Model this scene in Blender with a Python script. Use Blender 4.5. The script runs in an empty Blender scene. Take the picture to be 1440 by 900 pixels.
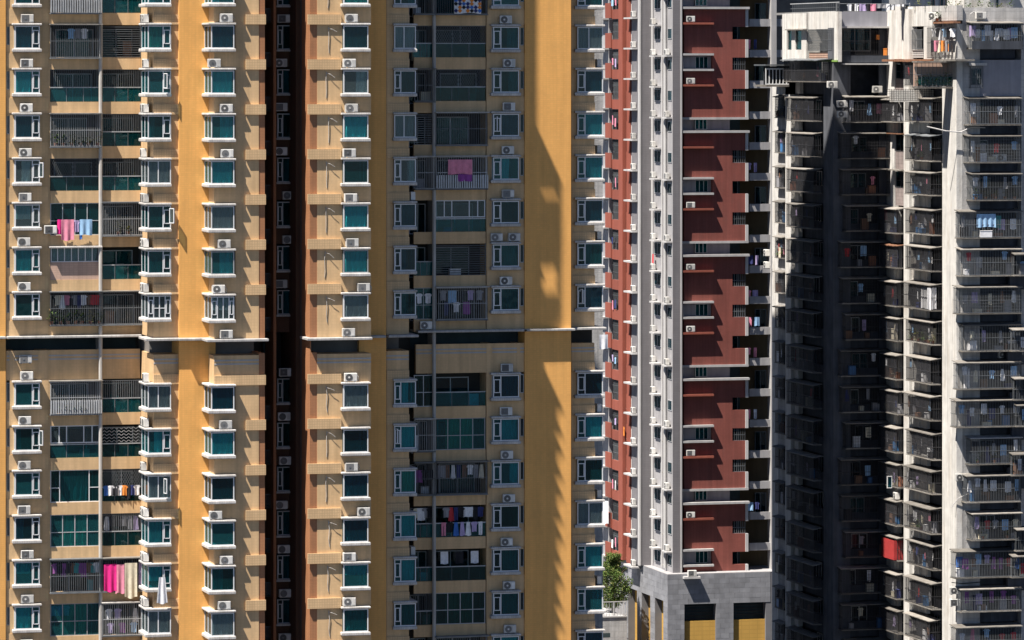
import bpy, math, random
from mathutils import Vector
random.seed(7)
S = bpy.context.scene
COL = S.collection
R = math.radians

# ------------------------------------------------------------------ camera
ZC = 64.0                      # camera height above the ground, metres
FPX = 6700.0                   # focal length in pixels of the 1440 px wide photograph
YAW = R(14.5)                  # camera looks this far to the right of the facade normals
CY, SY = math.cos(YAW), math.sin(YAW)
cam = bpy.data.cameras.new('camera')
camo = bpy.data.objects.new('camera', cam)
COL.objects.link(camo)
camo.location = (0, 0, ZC)
camo.rotation_euler = (R(90), 0, -YAW)
cam.sensor_width = 36.0
cam.lens = 36.0 * FPX / 1440.0
cam.shift_y = (90 - 450) / 1440.0
cam.clip_start = 1.0
cam.clip_end = 6000.0
S.camera = camo

# ------------------------------------------------------------------ sky, sun, exposure
SUN = Vector((0.47, 0.226, -1.0))
w = bpy.data.worlds.new('World')
S.world = w
w.use_nodes = True
nt = w.node_tree
bgn = nt.nodes['Background']
sky = nt.nodes.new('ShaderNodeTexSky')
sky.sky_type = 'NISHITA'
sky.sun_disc = False
sky.sun_elevation = math.atan2(1.0, math.hypot(SUN.x, SUN.y))
sky.sun_rotation = math.atan2(-SUN.x, -SUN.y)
sky.air_density = 0.7
sky.dust_density = 0.0
sky.ozone_density = 3.0
sky.altitude = 3500
nt.links.new(sky.outputs['Color'], bgn.inputs['Color'])
bgn.inputs['Strength'].default_value = 0.05
sl = bpy.data.lights.new('sun', 'SUN')
sl.energy = 5.0
sl.angle = R(0.4)
sl.color = (1.0, 0.93, 0.84)
so = bpy.data.objects.new('sun', sl)
COL.objects.link(so)
so.rotation_euler = SUN.to_track_quat('-Z', 'Y').to_euler()
so.location = (0, 0, 300)
S.view_settings.view_transform = 'Standard'
S.view_settings.look = 'None'
S.view_settings.exposure = 1.17
S.view_settings.gamma = 1.0
S.cycles.max_bounces = 6
S.cycles.diffuse_bounces = 2
S.cycles.glossy_bounces = 2
S.cycles.transmission_bounces = 4
S.cycles.transparent_max_bounces = 10
S.cycles.use_denoising = True

# ------------------------------------------------------------------ measuring: photograph pixel -> place at a known depth
def _ray(px):
    u = (px - 720.0) / FPX
    return CY * u + SY, CY - SY * u
def X(px, y):                  # x of the point seen at column px on the frontal plane Y = y
    a, b = _ray(px)
    return y * a / b
def Yon(px, x):                # depth where column px meets the side plane X = x
    a, b = _ray(px)
    return x * b / a
def Z(px, py, y):
    return ZC + (90.0 - py) * (y / _ray(px)[1]) / FPX

# ------------------------------------------------------------------ materials
MAT = {}
def mat(name, col, rough=0.8, var=0.12, scale=1.5, streak=0.0, tile=None, bump=0.0, metal=0.0, rnd=0.0, spec=0.3, stain=None):
    m = bpy.data.materials.new(name)
    m.use_nodes = True
    n, l = m.node_tree.nodes, m.node_tree.links
    p = n['Principled BSDF']
    p.inputs['Roughness'].default_value = rough
    p.inputs['Metallic'].default_value = metal
    p.inputs['Specular IOR Level'].default_value = spec
    geo = n.new('ShaderNodeNewGeometry')
    def mul(a, fac_socket, lo, hi):           # colour a times a value ramped lo..hi
        mr = n.new('ShaderNodeMapRange')
        l.new(fac_socket, mr.inputs['Value'])
        mr.inputs['From Min'].default_value = 0.3
        mr.inputs['From Max'].default_value = 0.7
        mr.inputs['To Min'].default_value = lo
        mr.inputs['To Max'].default_value = hi
        mx = n.new('ShaderNodeMix')
        mx.data_type = 'RGBA'
        mx.blend_type = 'MULTIPLY'
        mx.inputs['Factor'].default_value = 1.0
        l.new(a, mx.inputs[6])
        l.new(mr.outputs['Result'], mx.inputs[7])
        return mx.outputs[2]
    rgb = n.new('ShaderNodeRGB')  # base colour
    rgb.outputs[0].default_value = (*col, 1)
    c = rgb.outputs[0]
    if tile:
        sx, sz, dark = tile
        sep = n.new('ShaderNodeSeparateXYZ'); l.new(geo.outputs['Position'], sep.inputs[0])
        add = n.new('ShaderNodeMath'); add.operation = 'ADD'
        l.new(sep.outputs['X'], add.inputs[0]); l.new(sep.outputs['Y'], add.inputs[1])
        com = n.new('ShaderNodeCombineXYZ'); l.new(add.outputs[0], com.inputs['X']); l.new(sep.outputs['Z'], com.inputs['Y'])
        br = n.new('ShaderNodeTexBrick')
        br.offset = 0.0
        br.inputs['Scale'].default_value = 1.0
        br.inputs['Brick Width'].default_value = sx
        br.inputs['Row Height'].default_value = sz
        br.inputs['Mortar Size'].default_value = min(sx, sz) * 0.10
        br.inputs['Mortar Smooth'].default_value = 0.2
        br.inputs['Bias'].default_value = 0.0
        br.inputs['Color1'].default_value = (1.03, 1.025, 1.02, 1)
        br.inputs['Color2'].default_value = (0.96, 0.96, 0.96, 1)
        br.inputs['Mortar'].default_value = (dark, dark, dark, 1)
        l.new(com.outputs[0], br.inputs['Vector'])
        mx = n.new('ShaderNodeMix'); mx.data_type = 'RGBA'; mx.blend_type = 'MULTIPLY'
        mx.inputs['Factor'].default_value = 1.0
        l.new(c, mx.inputs[6]); l.new(br.outputs['Color'], mx.inputs[7])
        c = mx.outputs[2]
    if var:
        no = n.new('ShaderNodeTexNoise'); no.inputs['Scale'].default_value = scale; no.inputs['Detail'].default_value = 6
        l.new(geo.outputs['Position'], no.inputs['Vector'])
        c = mul(c, no.outputs['Fac'], 1 - var, 1 + var)
    if streak:
        mp = n.new('ShaderNodeMapping'); mp.inputs['Scale'].default_value = (2.6, 2.6, 0.16)
        l.new(geo.outputs['Position'], mp.inputs['Vector'])
        no = n.new('ShaderNodeTexNoise'); no.inputs['Scale'].default_value = 1.0; no.inputs['Detail'].default_value = 5
        l.new(mp.outputs[0], no.inputs['Vector'])
        c = mul(c, no.outputs['Fac'], 1 - streak, 1.04)
    if stain:
        scol, amt = stain
        no = n.new('ShaderNodeTexNoise'); no.inputs['Scale'].default_value = 0.7; no.inputs['Detail'].default_value = 8
        no.inputs['Roughness'].default_value = 0.7
        mp = n.new('ShaderNodeMapping'); mp.inputs['Scale'].default_value = (1.6, 1.6, 0.5)
        l.new(geo.outputs['Position'], mp.inputs['Vector']); l.new(mp.outputs[0], no.inputs['Vector'])
        mr = n.new('ShaderNodeMapRange'); mr.inputs['From Min'].default_value = 0.52; mr.inputs['From Max'].default_value = 0.72
        mr.inputs['To Max'].default_value = amt
        l.new(no.outputs['Fac'], mr.inputs['Value'])
        mx = n.new('ShaderNodeMix'); mx.data_type = 'RGBA'
        l.new(mr.outputs['Result'], mx.inputs['Factor']); l.new(c, mx.inputs[6])
        mx.inputs[7].default_value = (*scol, 1)
        c = mx.outputs[2]
    if rnd:
        oi = n.new('ShaderNodeObjectInfo')
        mr = n.new('ShaderNodeMapRange'); l.new(oi.outputs['Random'], mr.inputs['Value'])
        mr.inputs['To Min'].default_value = 1 - rnd; mr.inputs['To Max'].default_value = 1 + rnd
        mx = n.new('ShaderNodeMix'); mx.data_type = 'RGBA'; mx.blend_type = 'MULTIPLY'; mx.inputs['Factor'].default_value = 1.0
        l.new(c, mx.inputs[6]); l.new(mr.outputs['Result'], mx.inputs[7])
        c = mx.outputs[2]
    l.new(c, p.inputs['Base Color'])
    if bump:
        no = n.new('ShaderNodeTexNoise'); no.inputs['Scale'].default_value = 9; no.inputs['Detail'].default_value = 4
        l.new(geo.outputs['Position'], no.inputs['Vector'])
        b = n.new('ShaderNodeBump'); b.inputs['Strength'].default_value = bump; b.inputs['Distance'].default_value = 0.05
        l.new(no.outputs['Fac'], b.inputs['Height']); l.new(b.outputs[0], p.inputs['Normal'])
    MAT[name] = m
    return m
def glass(name, tint, refl=0.10):
    m = bpy.data.materials.new(name); m.use_nodes = True
    n, l = m.node_tree.nodes, m.node_tree.links
    n.remove(n['Principled BSDF'])
    out = n['Material Output']
    tr = n.new('ShaderNodeBsdfTransparent'); tr.inputs['Color'].default_value = (*tint, 1)
    gl = n.new('ShaderNodeBsdfGlossy'); gl.inputs['Roughness'].default_value = 0.03
    geo = n.new('ShaderNodeNewGeometry')
    no = n.new('ShaderNodeTexNoise'); no.inputs['Scale'].default_value = 0.8
    l.new(geo.outputs['Position'], no.inputs['Vector'])
    b = n.new('ShaderNodeBump'); b.inputs['Strength'].default_value = 0.05; b.inputs['Distance'].default_value = 0.2
    l.new(no.outputs['Fac'], b.inputs['Height']); l.new(b.outputs[0], gl.inputs['Normal'])
    lw = n.new('ShaderNodeLayerWeight'); lw.inputs['Blend'].default_value = 0.2
    mr = n.new('ShaderNodeMapRange'); l.new(lw.outputs['Fresnel'], mr.inputs['Value'])
    mr.inputs['To Min'].default_value = refl * 0.15; mr.inputs['To Max'].default_value = 0.5
    df = n.new('ShaderNodeBsdfDiffuse'); df.inputs['Color'].default_value = (*[q * q * .55 for q in tint], 1)
    bd = n.new('ShaderNodeMixShader'); bd.inputs['Fac'].default_value = 0.12
    l.new(tr.outputs[0], bd.inputs[1]); l.new(df.outputs[0], bd.inputs[2])
    mx = n.new('ShaderNodeMixShader')
    l.new(mr.outputs['Result'], mx.inputs['Fac']); l.new(bd.outputs[0], mx.inputs[1]); l.new(gl.outputs[0], mx.inputs[2])
    l.new(mx.outputs[0], out.inputs['Surface'])
    MAT[name] = m
    return m

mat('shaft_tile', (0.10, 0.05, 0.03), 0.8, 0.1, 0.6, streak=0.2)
mat('yellow_tile', (0.78, 0.405, 0.12), 0.6, 0.05, 0.5, streak=0.10, tile=(0.24, 0.145, 0.92), stain=((0.52, 0.29, 0.10), 0.3))
mat('beige_tile', (0.66, 0.45, 0.245), 0.65, 0.06, 0.6, streak=0.20, tile=(0.2, 0.2, 0.95), stain=((0.42, 0.30, 0.18), 0.25))
mat('beige_band', (0.62, 0.425, 0.235), 0.65, 0.05, 0.6, streak=0.12, tile=(0.17, 0.17, 0.78))
mat('terracotta_tile', (0.38, 0.175, 0.085), 0.65, 0.08, 0.6, streak=0.12, tile=(0.2, 0.1, 0.7))
mat('pink_wall', (0.55, 0.38, 0.30), 0.8, 0.06, 1.0, streak=0.15, tile=(0.3, 0.15, 0.85))
mat('white_paint', (0.70, 0.71, 0.72), 0.45, 0.03, 2.0, rnd=0.06)
mat('hood_stone', (0.54, 0.52, 0.50), 0.85, 0.12, 2.5, streak=0.22, tile=(0.16, 0.5, 0.80), stain=((0.26, 0.22, 0.18), 0.4), rnd=0.07)
mat('canopy_stone', (0.43, 0.42, 0.41), 0.85, 0.12, 1.5, streak=0.2, tile=(0.3, 0.5, 0.85), stain=((0.22, 0.19, 0.16), 0.5))
mat('grey_trim', (0.43, 0.42, 0.415), 0.8, 0.08, 1.0, streak=0.15)
mat('ac_white', (0.66, 0.65, 0.62), 0.5, 0.08, 3.0, streak=0.2, rnd=0.22, stain=((0.42, 0.34, 0.24), 0.35))
mat('ac_dark', (0.13, 0.13, 0.13), 0.6, 0.1, 4.0, rnd=0.35)
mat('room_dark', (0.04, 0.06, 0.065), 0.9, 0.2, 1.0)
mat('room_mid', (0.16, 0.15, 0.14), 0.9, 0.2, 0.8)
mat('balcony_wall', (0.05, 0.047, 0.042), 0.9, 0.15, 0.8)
mat('metal_grey', (0.15, 0.16, 0.17), 0.55, 0.15, 3.0, metal=0.2, rnd=0.3)
mat('metal_dark', (0.045, 0.045, 0.05), 0.6, 0.2, 3.0, rnd=0.3)
mat('metal_light', (0.42, 0.43, 0.44), 0.5, 0.12, 3.0, metal=0.2, rnd=0.2)
mat('rust_metal', (0.20, 0.10, 0.06), 0.85, 0.35, 4.0, stain=((0.30, 0.14, 0.06), 0.6), rnd=0.2)
mat('pipe_grey', (0.48, 0.46, 0.43), 0.6, 0.1, 1.0, streak=0.25)
mat('red_tile', (0.25, 0.077, 0.061), 0.75, 0.09, 0.5, streak=0.2, tile=(0.3, 0.12, 0.75), stain=((0.15, 0.07, 0.06), 0.35))
mat('red_light', (0.27, 0.078, 0.052), 0.75, 0.07, 0.8, streak=0.12, rnd=0.1)
mat('strip_grey', (0.19, 0.182, 0.192), 0.8, 0.06, 0.8, streak=0.10, tile=(0.5, 0.17, 0.88))
mat('side_white', (0.36, 0.353, 0.36), 0.8, 0.07, 1.0, streak=0.2, stain=((0.2, 0.18, 0.17), 0.3))
mat('trim_white', (0.50, 0.49, 0.485), 0.7, 0.06, 1.0, streak=0.15)
mat('brown_wall', (0.12, 0.085, 0.045), 0.85, 0.1, 0.8, streak=0.2)
mat('green_paint', (0.20, 0.34, 0.08), 0.7, 0.1)
mat('ochre', (0.52, 0.31, 0.075), 0.75, 0.05, 0.6, streak=0.08, tile=(0.8, 0.4, 0.88))
mat('stone_panel', (0.25, 0.255, 0.275), 0.55, 0.14, 1.2, streak=0.10, rnd=0.13)
mat('joint', (0.16, 0.16, 0.17), 0.9, 0.1, 1.0)
mat('old_white', (0.68, 0.665, 0.635), 0.9, 0.10, 1.3, streak=0.30, stain=((0.36, 0.28, 0.2), 0.45), bump=0.3)
mat('old_grey', (0.50, 0.492, 0.485), 0.9, 0.16, 0.9, streak=0.35, stain=((0.20, 0.19, 0.18), 0.5), tile=(1.1, 0.55, 0.88), bump=0.3)
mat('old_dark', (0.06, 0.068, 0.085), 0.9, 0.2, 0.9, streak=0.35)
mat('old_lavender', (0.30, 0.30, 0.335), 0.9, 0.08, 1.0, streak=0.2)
mat('shade_toned_concrete', (0.105, 0.112, 0.13), 0.9, 0.2, 0.9, streak=0.35, stain=((0.10, 0.10, 0.11), 0.5))  # concrete darkened and blued to stand in for the recess's deep shade
mat('old_slab', (0.20, 0.187, 0.17), 0.9, 0.25, 2.0, stain=((0.13, 0.10, 0.075), 0.7), bump=0.4, rnd=0.35)
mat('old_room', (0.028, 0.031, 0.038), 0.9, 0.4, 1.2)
mat('dark_pink_wall', (0.30, 0.25, 0.24), 0.9, 0.15, 1.5, streak=0.3, tile=(0.3, 0.3, 0.8))
mat('ground', (0.055, 0.055, 0.058), 0.9, 0.25, 0.2)
mat('roof_grey', (0.22, 0.22, 0.22), 0.9, 0.2, 0.5)
mat('leaf', (0.06, 0.105, 0.02), 0.6, 0.35, 0.9, rnd=0.2)
mat('leaf_dry', (0.14, 0.15, 0.04), 0.6, 0.35, 0.9, rnd=0.2)
mat('bark', (0.10, 0.07, 0.05), 0.9, 0.3, 3.0)
mat('clay_pot', (0.28, 0.12, 0.07), 0.8, 0.15, 4.0, rnd=0.3)
mat('plastic_blue', (0.05, 0.16, 0.35), 0.5, 0.1, 2.0, rnd=0.3)
mat('canvas_red', (0.36, 0.035, 0.035), 0.8, 0.15, 1.5)
mat('curtain_pale', (0.82, 0.88, 0.84), 0.9, 0.08, 2.0, rnd=0.12)
mat('curtain_teal', (0.42, 0.76, 0.74), 0.9, 0.10, 2.0, rnd=0.2)
mat('curtain_green', (0.30, 0.55, 0.32), 0.9, 0.15, 2.0, rnd=0.2)
mat('curtain_grey', (0.52, 0.53, 0.54), 0.9, 0.08, 2.0, rnd=0.15)
glass('teal_glass', (0.25, 0.70, 0.74), 0.10)
glass('clear_glass', (0.62, 0.72, 0.74), 0.10)
glass('green_glass', (0.14, 0.50, 0.53), 0.10)
glass('blue_glass', (0.13, 0.42, 0.50), 0.12)
CLOTH = {'white': (0.78, 0.78, 0.80), 'black': (0.025, 0.025, 0.03), 'navy': (0.04, 0.05, 0.16), 'pink': (0.72, 0.26, 0.36), 'red': (0.55, 0.05, 0.06),
         'grey': (0.30, 0.30, 0.32), 'lilac': (0.45, 0.36, 0.58), 'light blue': (0.32, 0.52, 0.75), 'purple': (0.28, 0.07, 0.30), 'orange': (0.75, 0.25, 0.05),
         'brown': (0.20, 0.11, 0.07), 'cream': (0.66, 0.60, 0.46), 'bright pink': (0.80, 0.03, 0.25), 'lime': (0.55, 0.80, 0.04), 'teal': (0.05, 0.32, 0.32), 'blue': (0.06, 0.17, 0.50)}
for k_, c_ in CLOTH.items():
    mat('cloth_' + k_.replace(' ', '_'), c_, 0.95, 0.12, 5.0)

# ------------------------------------------------------------------ mesh building
class M:
    def __init__(s, T=None):
        s.v, s.f, s.i, s.T = [], [], [], T
    def add(s, pts, faces, m=0):
        b = len(s.v)
        s.v += [s.T(*p) for p in pts] if s.T else pts
        for q in faces:
            s.f.append([b + a for a in q]); s.i.append(m)
        return s
    def box(s, x0, x1, y0, y1, z0, z1, m=0):
        if x0 > x1: x0, x1 = x1, x0
        if y0 > y1: y0, y1 = y1, y0
        if z0 > z1: z0, z1 = z1, z0
        p = [(x0, y0, z0), (x1, y0, z0), (x1, y1, z0), (x0, y1, z0), (x0, y0, z1), (x1, y0, z1), (x1, y1, z1), (x0, y1, z1)]
        return s.add(p, [(0, 3, 2, 1), (4, 5, 6, 7), (0, 1, 5, 4), (1, 2, 6, 5), (2, 3, 7, 6), (3, 0, 4, 7)], m)
    def slab(s, x0, x1, y0, y1, z0, z1, c=0.03, m=0):      # box with its outer top and bottom edges chamfered
        p = []
        for (d, z) in ((c, z0), (0, z0 + c), (0, z1 - c), (c, z1)):
            p += [(x0 + d, y0 + d, z), (x1 - d, y0 + d, z), (x1 - d, y1, z), (x0 + d, y1, z)]
        f = [(0, 3, 2, 1), (12, 13, 14, 15)]
        for k in range(3):
            for j in range(4):
                a, b = k * 4 + j, k * 4 + (j + 1) % 4
                f.append((a, b, b + 4, a + 4))
        return s.add(p, f, m)
    def bar(s, p, q, r, m=0):
        p, q = Vector(p), Vector(q)
        d = (q - p).normalized()
        a = d.cross(Vector((0, 0, 1)))
        if a.length < 0.01: a = Vector((1, 0, 0))
        a = a.normalized() * r
        b = d.cross(a).normalized() * r
        pts = [tuple(o + x) for o in (p, q) for x in (a + b, b - a, -a - b, a - b)]
        return s.add(pts, [(3, 2, 1, 0), (4, 5, 6, 7), (0, 1, 5, 4), (1, 2, 6, 5), (2, 3, 7, 6), (3, 0, 4, 7)], m)
    def tube(s, pts, rad, n=6, m=0):
        pts = [Vector(p) for p in pts]
        rad = rad if isinstance(rad, (list, tuple)) else [rad] * len(pts)
        vs, fs = [], []
        for k, p in enumerate(pts):
            d = (pts[min(k + 1, len(pts) - 1)] - pts[max(k - 1, 0)]).normalized()
            a = d.cross(Vector((0.13, 0.31, 0.94)))
            if a.length < 0.05: a = d.cross(Vector((1, 0, 0)))
            a.normalize(); b = d.cross(a)
            vs += [tuple(p + (a * math.cos(2 * math.pi * j / n) + b * math.sin(2 * math.pi * j / n)) * rad[k]) for j in range(n)]
        for k in range(len(pts) - 1):
            for j in range(n):
                fs.append((k * n + j, k * n + (j + 1) % n, (k + 1) * n + (j + 1) % n, (k + 1) * n + j))
        fs += [tuple(range(n - 1, -1, -1)), tuple((len(pts) - 1) * n + j for j in range(n))]
        return s.add(vs, fs, m)
    def disc(s, cx, y, cz, r, n=14, d=0.02, m=0):          # short cylinder facing -Y
        vs = [(cx + r * math.cos(2 * math.pi * j / n), yy, cz + r * math.sin(2 * math.pi * j / n)) for yy in (y, y + d) for j in range(n)]
        fs = [tuple(range(n)), tuple(range(2 * n - 1, n - 1, -1))] + [(j + n, (j + 1) % n + n, (j + 1) % n, j) for j in range(n)]
        return s.add(vs, fs, m)
    def grid(s, fn, nu, nv, m=0):
        vs = [fn(a / nu, b / nv) for b in range(nv + 1) for a in range(nu + 1)]
        fs = [(b * (nu + 1) + a, b * (nu + 1) + a + 1, (b + 1) * (nu + 1) + a + 1, (b + 1) * (nu + 1) + a) for b in range(nv) for a in range(nu)]
        return s.add(vs, fs, m)
    def mesh(s, name, mats):
        me = bpy.data.meshes.new(name)
        me.from_pydata(s.v, [], s.f)
        for mm in (mats if isinstance(mats, (list, tuple)) else [mats]):
            me.materials.append(MAT[mm])
        if max(s.i, default=0) > 0:
            me.polygons.foreach_set('material_index', s.i)
        me.update()
        return me
CACHE = {}
def cached(key, fn):
    if key not in CACHE: CACHE[key] = fn()
    return CACHE[key]
WP = {}
def link(name, data, parent=None, loc=(0, 0, 0), kind=None, rz=0.0):
    o = bpy.data.objects.new(name, data)
    COL.objects.link(o)
    loc = Vector(loc)
    WP[o.name] = loc
    if parent is not None:
        o.parent = parent
        o.location = loc - WP[parent.name]
    else:
        o.location = loc
    if rz: o.rotation_euler[2] = rz
    if kind: o['kind'] = kind
    return o
LABELS = {}
NTH = ['', 'second', 'third', 'fourth', 'fifth', 'sixth', 'seventh', 'eighth', 'ninth', 'tenth', 'eleventh', 'twelfth', 'thirteenth', 'fourteenth', 'fifteenth', 'sixteenth', 'seventeenth', 'eighteenth', 'nineteenth', 'twentieth']
ORD = ['first'] + NTH[1:]
def tag(o, label, cat, group=None):
    o['label'] = label; o['category'] = cat
    if group: o['group'] = group
    return o
def thing(name, label, cat, loc, group=None):
    return tag(link(name, None, None, loc), label, cat, group)
def boxpart(parent, name, mats, x0, x1, y0, y1, z0, z1, kind=None, chamfer=0):
    """a box part; same-size boxes share their mesh"""
    dx, dy, dz = round(x1 - x0, 3), round(y1 - y0, 3), round(z1 - z0, 3)
    def mk():
        b = M()
        b.slab(0, dx, 0, dy, 0, dz, chamfer) if chamfer else b.box(0, dx, 0, dy, 0, dz)
        return b.mesh(name, mats)
    return link(name, cached(('box', name, mats, dx, dy, dz, chamfer), mk), parent, (x0, y0, z0), kind)

# ------------------------------------------------------------------ things used on every tower
def air_conditioner(loc, label, group, rz=0.0, seed=0):
    """loc: middle of its foot; it faces -Y, turned by rz"""
    W, D, H = 0.84, 0.30, 0.60
    o = thing('air_conditioner', label, 'air conditioner', loc, group)
    o.rotation_euler[2] = rz
    def cas():
        b = M(); b.slab(-W / 2, W / 2, -D / 2, D / 2, 0.05, H, 0.02)
        return b.mesh('casing', 'ac_white')
    def feet():
        b = M(); b.box(-W / 2 + .1, -W / 2 + .16, -D / 2 - .03, D / 2 + .03, 0, .052); b.box(W / 2 - .16, W / 2 - .1, -D / 2 - .03, D / 2 + .03, 0, .052)
        return b.mesh('foot_rails', 'metal_grey')
    var = seed % 3
    def gr():
        b = M()
        if var == 0: b.box(-W / 2 + .05, .12, -D / 2 - .012, -D / 2 + .01, .1, H - .05)
        else: b.disc(-.13, -D / 2 - .015, H / 2 + .02, .24, 16)
        return b.mesh('fan_grille', 'ac_dark')
    def hub():
        b = M(); b.disc(-.13, -D / 2 - .03, H / 2 + .02, .07, 10, .02)
        return b.mesh('fan_hub', 'ac_white' if var == 1 else 'metal_grey')
    def pan():
        b = M(); b.box(.17, W / 2 - .03, -D / 2 - .008, -D / 2 + .01, .12, H - .06)
        return b.mesh('side_panel', 'ac_white')
    for nm, fn in (('casing', cas), ('foot_rail', feet), ('fan_grille', gr), ('fan_hub', hub), ('side_panel', pan)):
        c = bpy.data.objects.new(nm, cached(('ac', nm, var), fn)); COL.objects.link(c); c.parent = o
    return o

GCOUNT = {}
def garment(kind, color, loc, place, rz=0.0, w=None, h=None, group='laundry hung out to dry'):
    """hangs from loc (middle of its top edge) in the plane X-Z, turned by rz"""
    W = w or {'shirt': 0.55, 'trousers': 0.36, 'towel': 0.55, 'sheet': 1.5, 'dress': 0.42, 'sock': 0.12}[kind]
    H = h or {'shirt': 0.68, 'trousers': 0.92, 'towel': 0.85, 'sheet': 1.5, 'dress': 0.95, 'sock': 0.26}[kind]
    W, H = round(W, 2), round(H, 2)
    key = ('cloth', kind, color, W, H, random.randrange(2))
    def mk():
        ph = random.random() * 6
        prof = {'shirt': lambda v: (1.0 if .06 < v < .32 else (.55 if v <= .06 else .66)), 'trousers': lambda v: .9 - .1 * v, 'towel': lambda v: 1, 'sheet': lambda v: 1,
                'dress': lambda v: .55 + .45 * v, 'sock': lambda v: 1}[kind]
        b = M()
        def f(u, v):
            x = (u - .5) * W * prof(v)
            hem = H * (1 + .03 * math.sin(u * 7 + ph))
            return (x, .035 * math.sin(u * 3.1 * max(2, W / .22) + ph) * (.3 + v), -hem * v)
        if kind == 'trousers':
            for a, c in ((0, .46), (.54, 1)):
                b.grid(lambda u, v: f(a + (c - a) * u, v), 4, 5)
            b.grid(lambda u, v: f(u, v * .3), 6, 2)
        else:
            b.grid(f, 8 if W < .8 else 16, 6)
        return b.mesh(kind, 'cloth_' + color.replace(' ', '_'))
    base = f'{color} {kind} hung {place}'
    n = GCOUNT.get(base, 0); GCOUNT[base] = n + 1
    lab = base if n == 0 else f'{NTH[n]} {base}'
    o = link({'sheet': 'bed_sheet'}.get(kind, kind), cached(key, mk), None, loc, None, rz)
    return tag(o, lab, 'laundry', group)
def potted_plant(loc, label, h=0.55, dry=False, group='potted plants on the balconies'):
    o = thing('potted_plant', label, 'plant', loc, group)
    s = random.randrange(3)
    def pot():
        b = M(); b.tube([(0, 0, 0), (0, 0, .2), (0, 0, .24)], [.10, .14, .15], 8)
        return b.mesh('pot', 'clay_pot')
    def fol():
        b = M(); rr = random.Random(s)
        for _ in range(60):
            a, r, z = rr.random() * 6.28, rr.random() ** .6 * .28, .2 + rr.random() * h
            x, y = r * math.cos(a), r * math.sin(a)
            d = Vector((math.cos(a), math.sin(a), rr.uniform(-.3, .8))).normalized() * rr.uniform(.1, .18)
            e = Vector((-math.sin(a), math.cos(a), rr.uniform(-.3, .3))) * .05
            p = Vector((x, y, z))
            b.add([tuple(p - e), tuple(p + d * .5 - e), tuple(p + d), tuple(p + d * .5 + e), tuple(p + e)], [(0, 1, 2, 3, 4)])
        return b.mesh('foliage', 'leaf_dry' if dry else 'leaf')
    for nm, me in (('pot', cached(('pot',), pot)), ('foliage', cached(('fol', s, h, dry), fol))):
        c = bpy.data.objects.new(nm, me); COL.objects.link(c); c.parent = o
        if nm == 'foliage': c['kind'] = 'stuff'
    return o
def storage_box(loc, label, sx=.4, sy=.35, sz=.4, color='cloth_brown', rz=0):
    sx, sy, sz = round(sx, 2), round(sy, 2), round(sz, 2)
    o = thing('storage_box', label, 'box', loc, 'things stored on the balconies')
    o.rotation_euler[2] = rz
    for nm, a in (('box_body', (-sx / 2, sx / 2, -sy / 2, sy / 2, 0, sz)), ('lid', (-sx / 2 - .02, sx / 2 + .02, -sy / 2 - .02, sy / 2 + .02, sz, sz + .04))):
        me = cached(('sb', nm, sx, sy, sz, color), lambda: M().slab(*a, .012).mesh(nm, color))
        c = bpy.data.objects.new(nm, me); COL.objects.link(c); c.parent = o
    return o

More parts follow.
